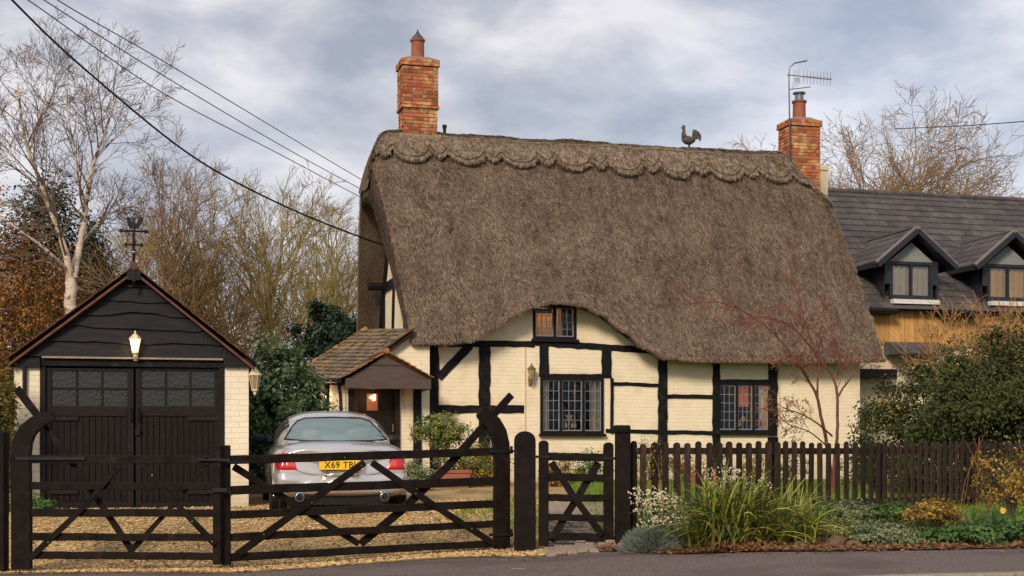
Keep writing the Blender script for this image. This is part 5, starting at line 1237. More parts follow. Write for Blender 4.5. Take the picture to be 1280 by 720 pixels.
def limb(mb, pts, r0, r1, cf, tips, nk, Lk, lv=1, lo=.15, n=8):
    P = [Vector(q) for q in pts]; out = []
    for i in range(len(P)-1):
        for k in range(4): 
            a = P[max(i-1,0)]; b = P[i]; c = P[i+1]; e = P[min(i+2,len(P)-1)]; t = k/4
            out.append(.5*((2*b) + (c-a)*t + (2*a-5*b+4*c-e)*t*t + (3*b-a-3*c+e)*t**3))
    out.append(P[-1]); m = len(out); rs = [lerp(r0, r1, (i/(m-1))**.8) for i in range(m)]
    out = [q + Vector((U(-1,1),U(-1,1),0))*rs[i]*.18 for i, q in enumerate(out)]
    mb.tube(out, rs, n, cap=False)
    for k in range(nk):
        f = lo + (1-lo)*(k+R())/nk; i = min(m-2, int(f*(m-1))); d = (out[i+1]-out[i]).normalized()
        grow(mb, out[i], rot_off(d, U(*cf['ang'])), Lk*U(.6,1.15)*(1.15-.45*f), max(cf['rmin'], rs[i]*.5), lv, cf, tips)
def bare_tree(label, base, H, spread, mat, cf, group='bare trees behind the garage and cottage', nl=11, r=.16, name='bare_tree', trunkmat=None, tleaf=None):
    t = thing(name, label, 'tree', base, 0, group); tips = []; tk = MB(); cr = MB(); top = Vector((U(-.4,.4), U(-.4,.4), H*.62))
    P = [Vector((0,0,-.3)), Vector((U(-.1,.1),0,H*.2)), Vector((U(-.3,.3),0,H*.4)), top]
    out = []
    for i in range(3):
        for k in range(4): out.append(P[i].lerp(P[i+1], k/4))
    out.append(P[3]); rs = [lerp(r, r*.35, i/12) for i in range(13)]; tk.tube(out, rs, 9, cap=False)
    for k in range(nl):
        f = .12 + .88*(k+R()*.7)/nl; i = min(11, int(f*12)); d = rot_off(Vector((0,0,1)), U(.35,.95)*(1.15-.5*f)); d.x *= spread; d.normalize()
        grow(cr, out[i], d, H*.48*(1.2-.6*f)*U(.85,1.15), rs[i]*.6, 1, cf, tips)
    tk.build('trunk', M[trunkmat or mat], t, smooth=True); c = cr.build('crown', M[mat], t)
    if tleaf:
        lf = MB()
        for p, d in tips:
            if R() < tleaf[1]: leafquad(lf, p + Vector((U(-.1,.1),U(-.1,.1),U(-.1,.1))), U(*tleaf[2]))
        lf.build('leaves', M[tleaf[0]], t)
    return t
CF = dict(lv=4, n=[0,7,6,5], lo=[0,.22,.2,.15], ang=(.35,.85), ratio=.52, jit=.13, up=.035, seg=.35, rmin=.0065)
gzb = -.58
# birch with the forked pale trunk
BD = 34.0; random.seed(21)
def bp_(px, py, dd=0): return at(px, py, BD+dd)
bt = thing('birch_tree', 'bare birch with pale forked trunk rising behind the left slope of the garage roof', 'tree', at(94, 600, BD)); O = bt.location.copy()
tk = MB(); tips = []; cr = MB(); CB_ = dict(CF); CB_.update(n=[0,5,4,4], up=.015, rmin=.0042, ang=(.35,.95), jit=.17, ratio=.6, seg=.22)
def L_(l): return [bp_(*q) - O for q in l]
limb(tk, L_([(94,612),(93,500),(91,420),(88,370),(90,342)]), .17, .125, CB_, tips, 0, 1, n=12)
main = [([(89,348),(82,318,-.2),(73,288,-.3),(63,262,-.4),(50,225,-.5),(36,190,-.6),(27,150,-.7),(22,105,-.7)], .092, .020, 10, 1.8),
        ([(91,348),(97,318,.2),(103,290,.3),(107,262,.3),(111,228,.4),(120,195,.5),(131,165,.6),(146,120,.6)], .10, .020, 10, 1.8),
        ([(85,338),(68,322,-.6),(50,306,-.9),(30,292,-1.2),(8,276,-1.4),(-15,262,-1.5)], .055, .014, 6, 1.4),
        ([(107,258,.3),(98,222,-.2),(94,190,-.4),(86,150,-.6),(80,95,-.7)], .035, .010, 8, 1.5),
        ([(101,303,.3),(118,284,.6),(130,272,.8),(150,262,1.0),(185,250,1.2)], .032, .010, 7, 1.3),
        ([(60,255,-.4),(38,225,-.9),(12,205,-1.2),(-20,170,-1.4)], .036, .010, 8, 1.5),
        ([(118,200,.5),(140,176,.8),(158,160,1.0),(178,130,1.1)], .032, .010, 7, 1.3),
        ([(36,190,-.6),(48,160,-.2),(56,125,0),(60,80,0)], .028, .009, 7, 1.3)]
for pts, r0, r1, nk, Lk in main: limb(tk, L_(pts), r0, r1, CB_, [], 0, 1, n=9)
def twigs_on(pts, r0, nk, Lk):
    P = L_(pts)
    for k in range(nk):
        f = .15 + .85*(k+R())/nk*(len(P)-1)/1 if 0 else (.12 + .88*(k+R())/nk); x = f*(len(P)-1); i = min(len(P)-2, int(x)); q = P[i].lerp(P[i+1], x-i); d = (P[i+1]-P[i]).normalized()
        grow(cr, q, rot_off(d, U(.35,.9)), Lk*U(.6,1.2), max(.008, r0*.4*(1-.6*f)), 1, CB_, tips)
for pts, r0, r1, nk, Lk in main: twigs_on(pts, r0, nk, Lk)
tk.build('trunk', M['birch'], bt, smooth=True); cr.build('crown', M['twig_grey'], bt)
# leafless trees of the background
bare_tree('slender leafless tree directly behind the garage apex, twigs reaching above the weathervane', at(205, 600, 44) , 10.6, 1.2, 'twig_brown', dict(CF, n=[0,8,6,5], rmin=.005, jit=.16), nl=19, r=.15)
bare_tree('leafless brown-twigged tree between birch and garage apex', at(140, 600, 47), 9.8, 1.1, 'twig_brown', dict(CF, n=[0,8,6,5], rmin=.005, jit=.16), nl=15, r=.17, tleaf=('leaf_rust', .12, (.03,.06)))
bare_tree('broad leafless olive-twigged tree in the gap between garage and cottage', at(335, 600, 45), 10.2, 1.25, 'twig_green', dict(CF, n=[0,9,6,5], rmin=.005, jit=.16), nl=22, r=.15)
bare_tree('leafless olive-twigged tree half hidden by the thatched gable', at(425, 600, 50), 10.3, 1.2, 'twig_green', dict(CF, n=[0,9,6,5], rmin=.0055, jit=.16), nl=19, r=.15)
bare_tree('low dense leafless tree right of the garage roof slope', at(270, 600, 49), 8.6, 1.4, 'twig_green', dict(CF, n=[0,9,6,5], rmin=.0055, jit=.16), nl=17, r=.13)
bare_tree('distant leafless tree filling the gap above the laurel bush', at(375, 600, 56), 9.0, 1.4, 'twig_brown', dict(CF, n=[0,8,6,5], rmin=.006, jit=.16), nl=15, r=.13)
bare_tree('leafless tree rising above the neighbouring roof beside the right-hand chimney', at(1098, 600, 58), 16.9, 1.7, 'twig_brown', dict(CF, n=[0,9,7,5], rmin=.0085, seg=.5, jit=.18, up=.0, ang=(.45,1.0)), nl=24, r=.22)
bare_tree('leafless far tree showing beyond the ridge of the grey tiled roof', at(1172, 600, 62), 15.9, 1.7, 'twig_brown', dict(CF, n=[0,8,7,5], rmin=.0085, seg=.5, jit=.18, up=.0, ang=(.45,1.0)), nl=20, r=.22)
def leafcloud(mb, c, r, n, s, clumps=40, gap=.0, seed=0, bottom=-.9, fill=.35, cs=.22):
    c = Vector(c); r = Vector(r); cl_ = []
    for _ in range(clumps):
        while True:
            d = Vector((U(-1,1), U(-1,1), U(bottom,1)))
            if .1 < d.length < 1: break
        d = d.normalized()*(U(.8,1.06) if R() > fill else U(.3,.8)); cl_.append((d, U(.6,1.35)))
    for _ in range(n):
        d, k = random.choice(cl_); q = d + Vector((random.gauss(0,cs*k), random.gauss(0,cs*k), random.gauss(0,cs*.8*k)))
        if noise.noise(Vector((q.x*3+seed, q.y*3, q.z*3))) < -.34 + gap: continue
        p = c + Vector((q.x*r.x, q.y*r.y, q.z*r.z)); nn = (q.normalized() + Vector((U(-1,1),U(-1,1),U(-.5,1)))*.9).normalized()
        leafquad(mb, p, U(s*.6, s*1.25), nn)
def shrub(name, label, cat, base, c, r, n, s, leaf, group=None, clumps=45, stems=7, stemmat='bark', H=None, cs=.22, fill=.35, gap=0, extra=None, bottom=-.9):
    base = Vector(base); t = thing(name, label, cat, base, 0, group); mb = MB(); c = Vector(c)
    leafcloud(mb, c, r, n, s, clumps, gap, U(0,50), bottom, fill, cs); mb.build('foliage', M[leaf], t)
    st = MB()
    for k in range(stems):
        a = 2*PI*k/stems + U(-.3,.3); q = c + Vector((math.cos(a)*r[0]*U(.3,.75), math.sin(a)*r[1]*U(.3,.75), r[2]*U(-.1,.7)))
        m_ = Vector((q.x*.35, q.y*.35, q.z*.5)); w = .012 + .012*r[2]; st.tube([(0,0,-.1), m_, q], [w, w*.7, w*.25], 5, cap=False)
    if stems: st.build('stem', M[stemmat], t, smooth=True)
    if extra: 
        e = MB(); leafcloud(e, c, (r[0]*1.05, r[1]*1.05, r[2]*1.05), extra[1], extra[2], extra[3] if len(extra) > 3 else 20, 0, U(0,50), bottom, .1, cs); e.build(extra[4] if len(extra) > 4 else 'foliage', M[extra[0]], t)
    return t
def gbase(px, D): x = (px-640)/FL*D; return Vector((x, D, gz(x, D)))
# copper beech, evergreens, holly
shrub('beech_tree', 'rust-leaved tree at the left edge of the frame beyond the garage', 'tree', at(20, 600, 37), (0,0,4.0), (1.55,1.3,3.0), 21000, .05, 'leaf_rust', clumps=120, stems=9, cs=.16, gap=.12)
shrub('beech_tree', 'low rust-leaved tree glimpsed between birch trunk and garage roof', 'tree', at(88, 600, 40), (0,0,2.6), (1.5,1.0,2.1), 9000, .045, 'leaf_rust', clumps=60, stems=7, cs=.16, gap=.12)
shrub('beech_tree', 'sparse orange-leaved tree behind the ridge of the garage roof', 'tree', at(215, 600, 42), (0,0,3.6), (1.6,1.0,2.0), 3200, .045, 'leaf_rust', clumps=50, stems=9, cs=.16, gap=.1)
shrub('evergreen_tree', 'tall dark evergreen behind the birch at the left edge', 'tree', at(62, 600, 44), (0,0,4.7), (1.8,1.3,3.9), 34000, .07, 'leaf_dark', clumps=130, stems=5, cs=.15)
shrub('holly_tree', 'rounded dark green holly between the bare trees and the thatched gable', 'tree', at(409, 600, 36), (0,0,3.35), (.86,.8,1.0), 22000, .045, 'leaf_holly', clumps=110, stems=4, cs=.10, fill=.5)
# background hedges
for px, D, w, h, lab, lf in ((240, 52, 2.6, 3.4, 'dark overgrown hedge behind the right garage slope', 'leaf_dark'), (330, 54, 2.8, 3.2, 'dark overgrown hedge behind the laurel bush', 'leaf_hedge'), (420, 55, 2.6, 3.6, 'dark overgrown hedge between holly and gable', 'leaf_dark'),
                             (-90, 48, 3.0, 4.4, 'dark overgrown hedge outside the left edge of the view', 'leaf_dark'), (-210, 46, 3.0, 4.2, 'dark hedge farthest to the left beyond the frame', 'leaf_hedge'), (-330, 44, 3.0, 4.2, 'hedge beyond the frame at the extreme left', 'leaf_dark'), (20, 50, 3.0, 4.2, 'dark overgrown hedge at the far left behind the rust-leaved tree', 'leaf_dark'), (130, 51, 2.8, 3.6, 'dark overgrown hedge behind the birch trunk', 'leaf_hedge')):
    shrub('hedge', lab, 'hedge', at(px, 600, D), (0,0,h*.5), (w,1.4,h*.55), 8000, .085, lf, 'hedges behind the garage', clumps=60, stems=0, cs=.18)
# laurel beside the garage, ivy at the left
shrub('laurel_bush', 'large glossy laurel bush between the garage and the silver car', 'bush', gbase(350, 24.6), (0,0,1.25), (.62,.7,1.22), 13000, .05, 'leaf_laurel', clumps=80, stems=8, cs=.16)
shrub('ivy_column', 'narrow ivy-clad shrub squeezed between the left edge and the garage pillar', 'bush', gbase(2, 19.2), (0,0,.95), (.20,.3,1.0), 5200, .026, 'ivy', clumps=50, stems=3, cs=.2)
shrub('laurel_bush', 'low laurel growing beneath the porch gutter beside the car roof', 'bush', gbase(398, 27.3), (0,0,.75), (.45,.5,.75), 4500, .04, 'leaf_laurel', clumps=45, stems=5)
# right-hand hedge mass
shrub('hedge_shrub', 'large dark green shrub filling the right edge above the picket fence', 'bush', gbase(1252, 22.5), (0,0,1.24), (1.35,1.0,1.38), 36000, .033, 'leaf_hedge', 'evergreen shrubs at the right', clumps=150, stems=9, cs=.12, extra=('leaf_yellowgreen', 900, .028, 30))
shrub('hedge_shrub', 'dark green shrub behind the fence between the red tree and the big right-hand shrub', 'bush', gbase(1150, 23.2), (0,0,.96), (.95,.9,1.08), 21000, .032, 'leaf_hedge', 'evergreen shrubs at the right', clumps=100, stems=8, cs=.13, extra=('leaf_ochre', 500, .028, 25))
shrub('hedge_shrub', 'tall leafy shrub standing against the timber cladding', 'bush', gbase(1180, 27.5), (1.1,0,1.05), (1.2,.8,.85), 12000, .034, 'leaf_hedge', 'evergreen shrubs at the right', clumps=80, stems=8, cs=.14, extra=('leaf_yellowgreen', 700, .03, 20))
tt = thing('hawthorn', 'tangled orange-brown twiggy bush in front of the timber cladding', 'bush', gbase(1252, 29)); cr = MB(); tips = []
for k in range(44):
    d = Vector((U(-.5,.9), U(-.3,.3), 1)).normalized(); grow(cr, Vector((U(-1.6,1.5), U(-.3,.3), .8)), d, U(1.8,2.5), .014, 2, dict(CF, n=[0,7,7,6], jit=.2, rmin=.005, seg=.25), tips)
M['twig_orange'] = pm('twig_orange', (.30,.15,.06), (.42,.24,.10), scale=2, rough=.9); cr.build('twigs', M['twig_orange'], tt)
lf = MB()
for p, d in tips:
    if R() < .35: leafquad(lf, p, U(.015,.03))
lf.build('leaves', M['dryleaf'], tt)
# slim red-twigged tree in front of the cottage
RD = 24.0; rt_ = thing('red_twigged_tree', 'small red-twigged tree with sparse red buds between fence and cottage', 'tree', at(1040, 612, RD)); O = rt_.location.copy(); tk = MB(); cr = MB(); tips = []
CR = dict(CF, lv=3, n=[0,4,4,3], ang=(.4,1.0), ratio=.5, jit=.2, up=.03, seg=.14, rmin=.0036)
def rp(l, dd=0): return [at(q[0], q[1], RD + (q[2] if len(q) > 2 else 0)) - O for q in l]
RL = [([(1040,612),(1036,575),(1032,548),(1026,520,-.1),(1021,495,-.2),(1012,478,-.3),(998,455,-.4),(978,428,-.5),(952,404,-.6),(922,385,-.7),(890,377,-.8),(855,381,-.9)], .038, .007, 9, .6),
      ([(1042,612),(1043,575),(1046,548,.1),(1047,515,.2),(1046,490,.2),(1040,470,.2),(1022,447,.1),(1006,425,0),(985,405,-.2),(955,396,-.3),(925,398,-.4)], .036, .007, 9, .6),
      ([(1046,498,.2),(1054,485,.3),(1066,470,.4),(1080,456,.5),(1096,448,.6)], .022, .006, 7, .45),
      ([(1022,500,-.2),(1022,478,-.1),(1024,460,0),(1020,440,0),(1008,410,.1),(1000,375,.1),(992,348,.1),(985,325,.1)], .020, .006, 9, .5),
      ([(1040,545),(1020,528,-.4),(1000,517,-.6),(980,510,-.8),(965,500,-1.0)], .018, .005, 9, .45),
      ([(1036,560),(1012,540,-.3),(985,530,-.5),(970,515,-.6)], .014, .005, 8, .4),
      ([(1047,470,.2),(1050,450,.2),(1046,430,.2),(1034,405,.3),(1028,380,.3)], .018, .006, 8, .45),
      ([(1012,478,-.3),(1004,462,-.5),(985,450,-.7),(965,448,-.8)], .014, .005, 6, .35),
      ([(998,455,-.4),(1008,430,-.5),(1000,405,-.5),(975,380,-.6)], .012, .005, 6, .4)]
for pts, r0, r1, nk, Lk in RL: limb(tk if r0 > .03 else cr, rp(pts), r0, r1, CR, tips, nk if r0 < .03 else 0, Lk, n=7, lo=.25)
for pts, r0, r1, nk, Lk in RL[:2]:
    P = rp(pts)[4:]
    for k in range(15): x = (k+R())/15*(len(P)-1); i = min(len(P)-2, int(x)); grow(cr, P[i].lerp(P[i+1], x-i), rot_off((P[i+1]-P[i]).normalized(), U(.4,1)), U(.35,.7), .008, 1, CR, tips)
tk.build('trunk', M['twig_red'], rt_, smooth=True); cr.build('crown', M['twig_red'], rt_)
bd = MB(); dl = MB()
for p, d in tips:
    w = p + O; px = 640 + w.x/w.y*FL; py = HZ - w.z/w.y*FL
    if py < 450:
        if R() < .8: leafquad(bd, p + Vector((U(-.04,.04),)*3), U(.006,.013))
    elif R() < .5: leafquad(dl, p + Vector((U(-.04,.04),)*3), U(.012,.026))
bd.build('bud', M['redbud'], rt_)
dl.build('leaves', M['dryleaf'], rt_)
# ---- planting by the house
def pot(name, label, base, r, h, plant=None):
    t = thing(name, label, 'plant pot', base); b = MB(); b.lathe([(r*.7,0),(r*.95,h*.85),(r*1.08,h*.85),(r*1.08,h),(r*.9,h),(r*.88,h*.9)], n=20); b.build('rim', M['terracotta'], t, smooth=False)
    b = MB(); b.lathe([(r*.86,h*.88),(.01,h*.9)], n=16); b.build('soil', M['soil'], t); return t
shrub('topiary_bush', 'round yellow-green leafy bush in front of the corner post beside the porch', 'bush', gbase(553, 26.6), (-.02,0,1.04), (.46,.38,.29), 6500, .024, 'leaf_yellowgreen', clumps=60, stems=6, cs=.16, extra=('leaf_green', 1400, .024, 40))
shrub('variegated_shrub', 'low pale variegated shrub between the car and the corner of the cottage', 'bush', gbase(524, 25.0), (0,0,.24), (.28,.3,.27), 2600, .026, 'leaf_sage', clumps=40, stems=5)
tr_ = thing('planter', 'long terracotta trough beside the cottage wall behind the driveway gate', 'planter', gbase(566, 26.2), COT.a)
b = MB(); b.prism([(-.27,0),(.27,0),(.31,.27),(-.31,.27)], -.13, .13); b.box(-.33,.33,-.15,.15,.27,.33); b.build('trough', M['terracotta'], tr_, bevel=.01)
b = MB(); b.box(-.28,.28,-.12,.12,.30,.332); b.build('soil', M['soil'], tr_)
shrub('ochre_shrub', 'ochre and green bush growing beside the terracotta trough', 'bush', gbase(600, 26.6), (0,0,.45), (.42,.35,.40), 3400, .025, 'leaf_ochre', clumps=50, stems=6, extra=('leaf_green', 1500, .025, 30))
shrub('trough_plant', 'small grassy plant growing out of the terracotta trough', 'plant', gbase(566, 26.2)+Vector((0,0,.3)), (0,0,.18), (.30,.15,.2), 1100, .025, 'leaf_yellowgreen', clumps=20, stems=4)
lowp = [(705, 27.6, .30, .30, 'leaf_ochre', 'ochre-leaved plant against the wall left of the wicket gate bars'), (738, 27.8, .32, .34, 'leaf_green', 'leafy green plant under the three-light window'), (690, 26.5, .2, .2, 'leaf_rust', 'small rusty plant beside the broad gatepost'),
        (790, 27.6, .3, .3, 'leaf_ochre', 'golden plant behind the first pickets beside the tall post'), (815, 27.8, .34, .42, 'leaf_sage', 'grey-green plant against the wall behind the fourth picket'), (856, 28.2, .34, .35, 'leaf_rust', 'rusty low shrub under the cream panel between the two windows'),
        (900, 28.4, .34, .36, 'leaf_hedge', 'dark low shrub under the left edge of the lower right window'), (940, 28.8, .36, .30, 'leaf_ochre', 'yellowing plant under the lower right window'), (985, 27.5, .34, .34, 'leaf_green', 'green low plant left of the red-twigged tree'), (1075, 26.5, .4, .35, 'leaf_hedge', 'dark low plant right of the red-twigged trunk')]
for i, (px, D, rr, hh, lf, lab) in enumerate(lowp): shrub('border_plant', lab, 'plant', gbase(px, D), (0,0,hh), (rr,.26,hh), 1500, .022, lf, 'plants along the cottage wall', clumps=26, stems=4, cs=.2)
pot('terracotta_pot', 'terracotta pot standing on the lawn behind the fence, left of its neighbour', gbase(872, 26.6), .13, .24); pot('terracotta_pot', 'taller terracotta pot on the lawn behind the fence under the lower right window', gbase(893, 27.2), .14, .30)
# ---- flower bed along the pavement
def clump(name, label, cat, base, n, rad, h, w, mat, lean=(.5,1.4), group=None, seg=7, mats=None):
    t = thing(name, label, cat, base, 0, group)
    for mi, (mt, nn) in enumerate(mats or [(mat, n)]):
        mb = MB()
        for _ in range(nn):
            a = U(0,2*PI); d = Vector((math.cos(a), math.sin(a)*.8, 0)); s = Vector((-d.y, d.x, 0)); b0 = Vector((random.gauss(0,rad*.5), random.gauss(0,rad*.28), 0)); L = h*U(.55,1.12); el = math.radians(lerp(89, 89-52*min(lean[1],1.15), R())); ww = w*U(.6,1.2); vs = []
            tw = U(-.5,.5); dd = d*math.cos(el) + Vector((0,0,math.sin(el))); p = b0.copy(); droop = U(.7,2.1)*min(1,lean[1])
            for i in range(seg+1):
                q = i/seg
                if i: p = p + dd*L/seg; dd = (dd + Vector((0,0,-droop*q*1.6/seg*1.2)) + d*.04).normalized(); p.z = max(p.z, .012)
                sw = (s*math.cos(tw*q*2) + Vector((0,0,1))*math.sin(tw*q*2))*ww*(1-q**2.2)*.5 + s*.0008
                vs += [p - sw, p + sw]
            mb.add(vs, [(2*i,2*i+1,2*i+3,2*i+2) for i in range(seg)])
        mb.build('blades', M[mt], t)
    return t
def bedp(px, D): return gbase(px, D)
clump('ornamental_grass', 'big arching yellow-green grass clump spilling toward the pavement', 'grass clump', bedp(915, 14.98), 0, .34, .88, .033, None, mats=[('blade', 470), ('blade_dark', 360)])
clump('ornamental_grass', 'golden grass tuft at the right shoulder of the big arching clump', 'grass clump', bedp(988, 15.15), 0, .26, .66, .022, None, mats=[('blade', 330), ('blade_dark', 70)], group=None)
t = thing('flax_spike', 'two stiff pale upright leaves rising above the grass clump against the fence', 'plant', bedp(958, 15.4)); mb = MB()
for dx, h in ((.34, .72), (.42, .66), (.2, .5)):
    vs = []
    for i in range(7): q = i/6; p = Vector((dx*q**1.3, 0, h*q)); s = Vector((.012*(1-q**2), 0, -.004)); vs += [p-s, p+s]
    mb.add(vs, [(2*i,2*i+1,2*i+3,2*i+2) for i in range(6)])
mb.build('blades', M['blade'], t)
# silver cushion
t = thing('silver_cushion_plant', 'silvery grey cushion plant at the foot of the tall capped post', 'plant', bedp(812, 15.12)); mb = MB()
for _ in range(5200):
    a = U(0,2*PI); e = math.acos(U(0,1)); d = Vector((math.cos(a)*math.sin(e), math.sin(a)*math.sin(e), math.cos(e))); rr = U(.55,1.0)
    p = Vector((d.x*.32, d.y*.3, d.z*.27))*rr; nd = (d + Vector((U(-.6,.6),U(-.6,.6),U(0,.6)))).normalized(); q = p + nd*U(.025,.055); s = nd.orthogonal().normalized()*.0035
    mb.add([p-s, p+s, q+s*.4, q-s*.4], [(0,1,2,3)])
mb.build('foliage', M['leaf_silver'], t)
# white flowers
t = thing('white_flowers', 'sprays of small creamy white flowers leaning on the fence beside the silver cushion', 'flowers', bedp(828, 15.25)); st = MB(); pe_ = MB(); lf = MB()
for k in range(30):
    bx = random.gauss(0,.15); a = Vector((bx, U(-.1,.15), 0)); tip = a + Vector((random.gauss(-.02,.10)+ (.18 if k % 3 == 0 else 0), U(-.1,.1), U(.26,.66))); mid = a.lerp(tip, .5) + Vector((U(-.04,.04),0,.04)); st.tube([a, mid, tip], [.004,.003,.002], 3, cap=False)
    fh = MB()
    for j in range(19):
        p = tip + Vector((random.gauss(0,.035), random.gauss(0,.03), random.gauss(-.02,.035))); leafquad(fh, p, U(.009,.017), Vector((U(-1,1),-1,U(-.2,1))).normalized(), .8)
    fh.build('flower_head', M['petal'], t)
    for j in range(14): leafquad(lf, a.lerp(tip, U(.05,.8)) + Vector((U(-.04,.04),U(-.04,.04),0)), U(.012,.024))
st.build('stem', M['leaf_green'], t); lf.build('foliage', M['leaf_sage'], t)
t = thing('white_flowers', 'taller creamy white flower heads behind the top of the big grass clump', 'flowers', bedp(905, 15.75)); st = MB(); pe_ = MB()
for k in range(14):
    a = Vector((random.gauss(0,.2), U(-.1,.1), 0)); tip = a + Vector((U(-.06,.06), 0, U(.5,.74))); st.tube([a, tip], [.004,.002], 3, cap=False)
    fh = MB(); [leafquad(fh, tip + Vector((random.gauss(0,.03), random.gauss(0,.03), random.gauss(0,.03))), U(.007,.014), Vector((U(-1,1),-1,U(-.2,1))).normalized(), .8) for j in range(14)]; fh.build('flower_head', M['petal'], t)
st.build('stem', M['leaf_sage'], t)
# stones
M['stone'] = pm('stone', (.10,.065,.035), (.20,.13,.07), scale=9, rough=.9, bump=.6, bscale=22, bdist=.02)
from mathutils import Vector as V3
def rock(px, D, r, lab):
    b = MB(); b.blob((0,0,r*.12), (r*1.1, r*.7, r*.5), 10, 7, .2); o = b.build('edging_stone', M['stone'], None, smooth=False, sub=1); o.location = bedp(px, D); o.rotation_euler = (0,0,U(0,3)); tag(o, lab, 'stone', 'edging stones of the flower bed')
rock(1000, 14.7, .11, 'honey-coloured stone right beside the golden grass tuft'); rock(985, 14.62, .07, 'small stone half under the big grass clump blades'); rock(1046, 14.95, .17, 'broad brown edging stone between grass tuft and grey-green ground cover')
rock(1068, 14.75, .12, 'edging stone partly overgrown by the sage ground cover'); rock(1185, 15.2, .13, 'edging stone below the orange-leaved shrublet'); rock(1215, 15.1, .1, 'edging stone at the foot of the iris leaves'); rock(1022, 15.3, .12, 'mossy stone behind the golden grass tuft')
covers = [(1050, 15.35, .26, .13, 'leaf_yellowgreen', 1500, .018, 'yellowish ground cover draped over the broad edging stone'), (1095, 15.0, .34, .13, 'leaf_sage', 3200, .017, 'grey-green ground cover mound right of the edging stones'), (1125, 14.75, .22, .10, 'leaf_sage', 1500, .017, 'low sage ground cover touching the pavement leaves'),
          (1162, 16.1, .30, .17, 'leaf_ochre', 2600, .023, 'orange-yellow leaved shrublet in front of the fence'), (1178, 14.95, .26, .10, 'leaf_green', 1300, .022, 'bright green ground cover left of the iris leaves'), (1222, 14.9, .30, .13, 'leaf_green', 1700, .024, 'bright green ground cover below the iris leaves'),
          (1268, 14.9, .28, .14, 'leaf_green', 1300, .024, 'green ground cover in the bottom right corner of the bed'), (1060, 16.2, .3, .17, 'leaf_sage', 1500, .019, 'grey-green plant close to the fence behind the stones'), (1110, 16.4, .28, .15, 'leaf_green', 1500, .02, 'green plant close to the fence left of the orange shrublet'),
          (1140, 15.5, .24, .11, 'leaf_hedge', 1300, .018, 'dark ground cover in front of the orange shrublet'), (870, 15.7, .34, .2, 'leaf_sage', 1700, .02, 'leafy undergrowth beneath the white flowers'), (1005, 15.9, .3, .22, 'leaf_green', 1500, .02, 'leafy green plant between grass tuft and fence'), (935, 14.75, .4, .06, 'litter', 900, .022, 'mound of brown leaves under the big grass clump')]
for px, D, rr, hh, lf, n_, s_, lab in covers: shrub('ground_cover' if lf != 'litter' else 'leaf_mound', lab, 'plant' if lf != 'litter' else 'leaves', bedp(px, D), (0,0,hh*.7), (rr,rr*.7,hh), n_, s_, lf, 'ground cover plants in the flower bed' if lf != 'litter' else None, clumps=34, stems=0, cs=.2, bottom=-.2)
clump('iris_leaves', 'upright blue-green iris leaves in front of the fence at the right', 'plant', bedp(1238, 15.4), 0, .34, .36, .018, None, lean=(.1,.4), mats=[('blade_iris', 230)])
for k, (px, D, lab) in enumerate(((1252, 15.35, 'yellow daffodil-like flower above the iris leaves'), (1268, 14.95, 'low yellow flower near the bottom right corner'))):
    t = thing('yellow_flower', lab, 'flower', bedp(px, D)); b = MB(); h = .3 if k == 0 else .12; b.tube([(0,0,0),(.01,0,h)], .004, 4); b.build('stem', M['leaf_green'], t); b = MB()
    for j in range(6): a = PI*j/3; leafquad(b, Vector((.01+.02*math.cos(a), -.01, h+.02*math.sin(a))), .022, Vector((0,-1,.2)).normalized(), .6)
    b.build('petals', M['orny'], t)
shrub('golden_shrub', 'golden-leaved shrub in the lower right corner in front of the fence end', 'bush', bedp(1262, 17.2), (0,0,.45), (.42,.35,.42), 2900, .021, 'leaf_ochre', clumps=50, stems=12, cs=.2, gap=.2)
shrub('border_plant', 'dark leafy plant at the foot of the left garage pillar', 'plant', gbase(42, 18.9), (0,0,.13), (.25,.2,.14), 900, .022, 'leaf_green', clumps=20, stems=0)
# bare briars over the fence end
t = thing('briar', 'thin bare briar stems arching over the right end of the picket fence', 'plant', bedp(1225, 17.6)); b = MB()
for k in range(8):
    a = Vector((U(-.3,.3), U(-.1,.1), 0)); d = Vector((U(-.6,.5), U(-.3,.1), 0)); h = U(.6,1.1); b.tube([a, a+d*.25+Vector((0,0,h*.6)), a+d*.65+Vector((0,0,h)), a+d*1.0+Vector((0,0,h*.85))], [.004,.0035,.003,.0015], 4, cap=False)
b.build('stem', M['dryleaf'], t)
# stray rose stem through the fence by the tall post
t = thing('climbing_stem', 'thin stem leaning through the pickets with a few pale leaves', 'plant', bedp(835, 15.9)); b = MB(); b.tube([(0,0,0),(-.06,0,.35),(-.10,0,.75),(-.2,0,.98)], [.007,.006,.004,.003], 5); b.build('stem', M['dryleaf'], t)
b = MB()
for k in range(50): leafquad(b, Vector((U(-.25,-.05), U(-.03,.03), U(.55,1.0))), U(.01,.022))
b.build('leaves', M['leaf_rust'], t)

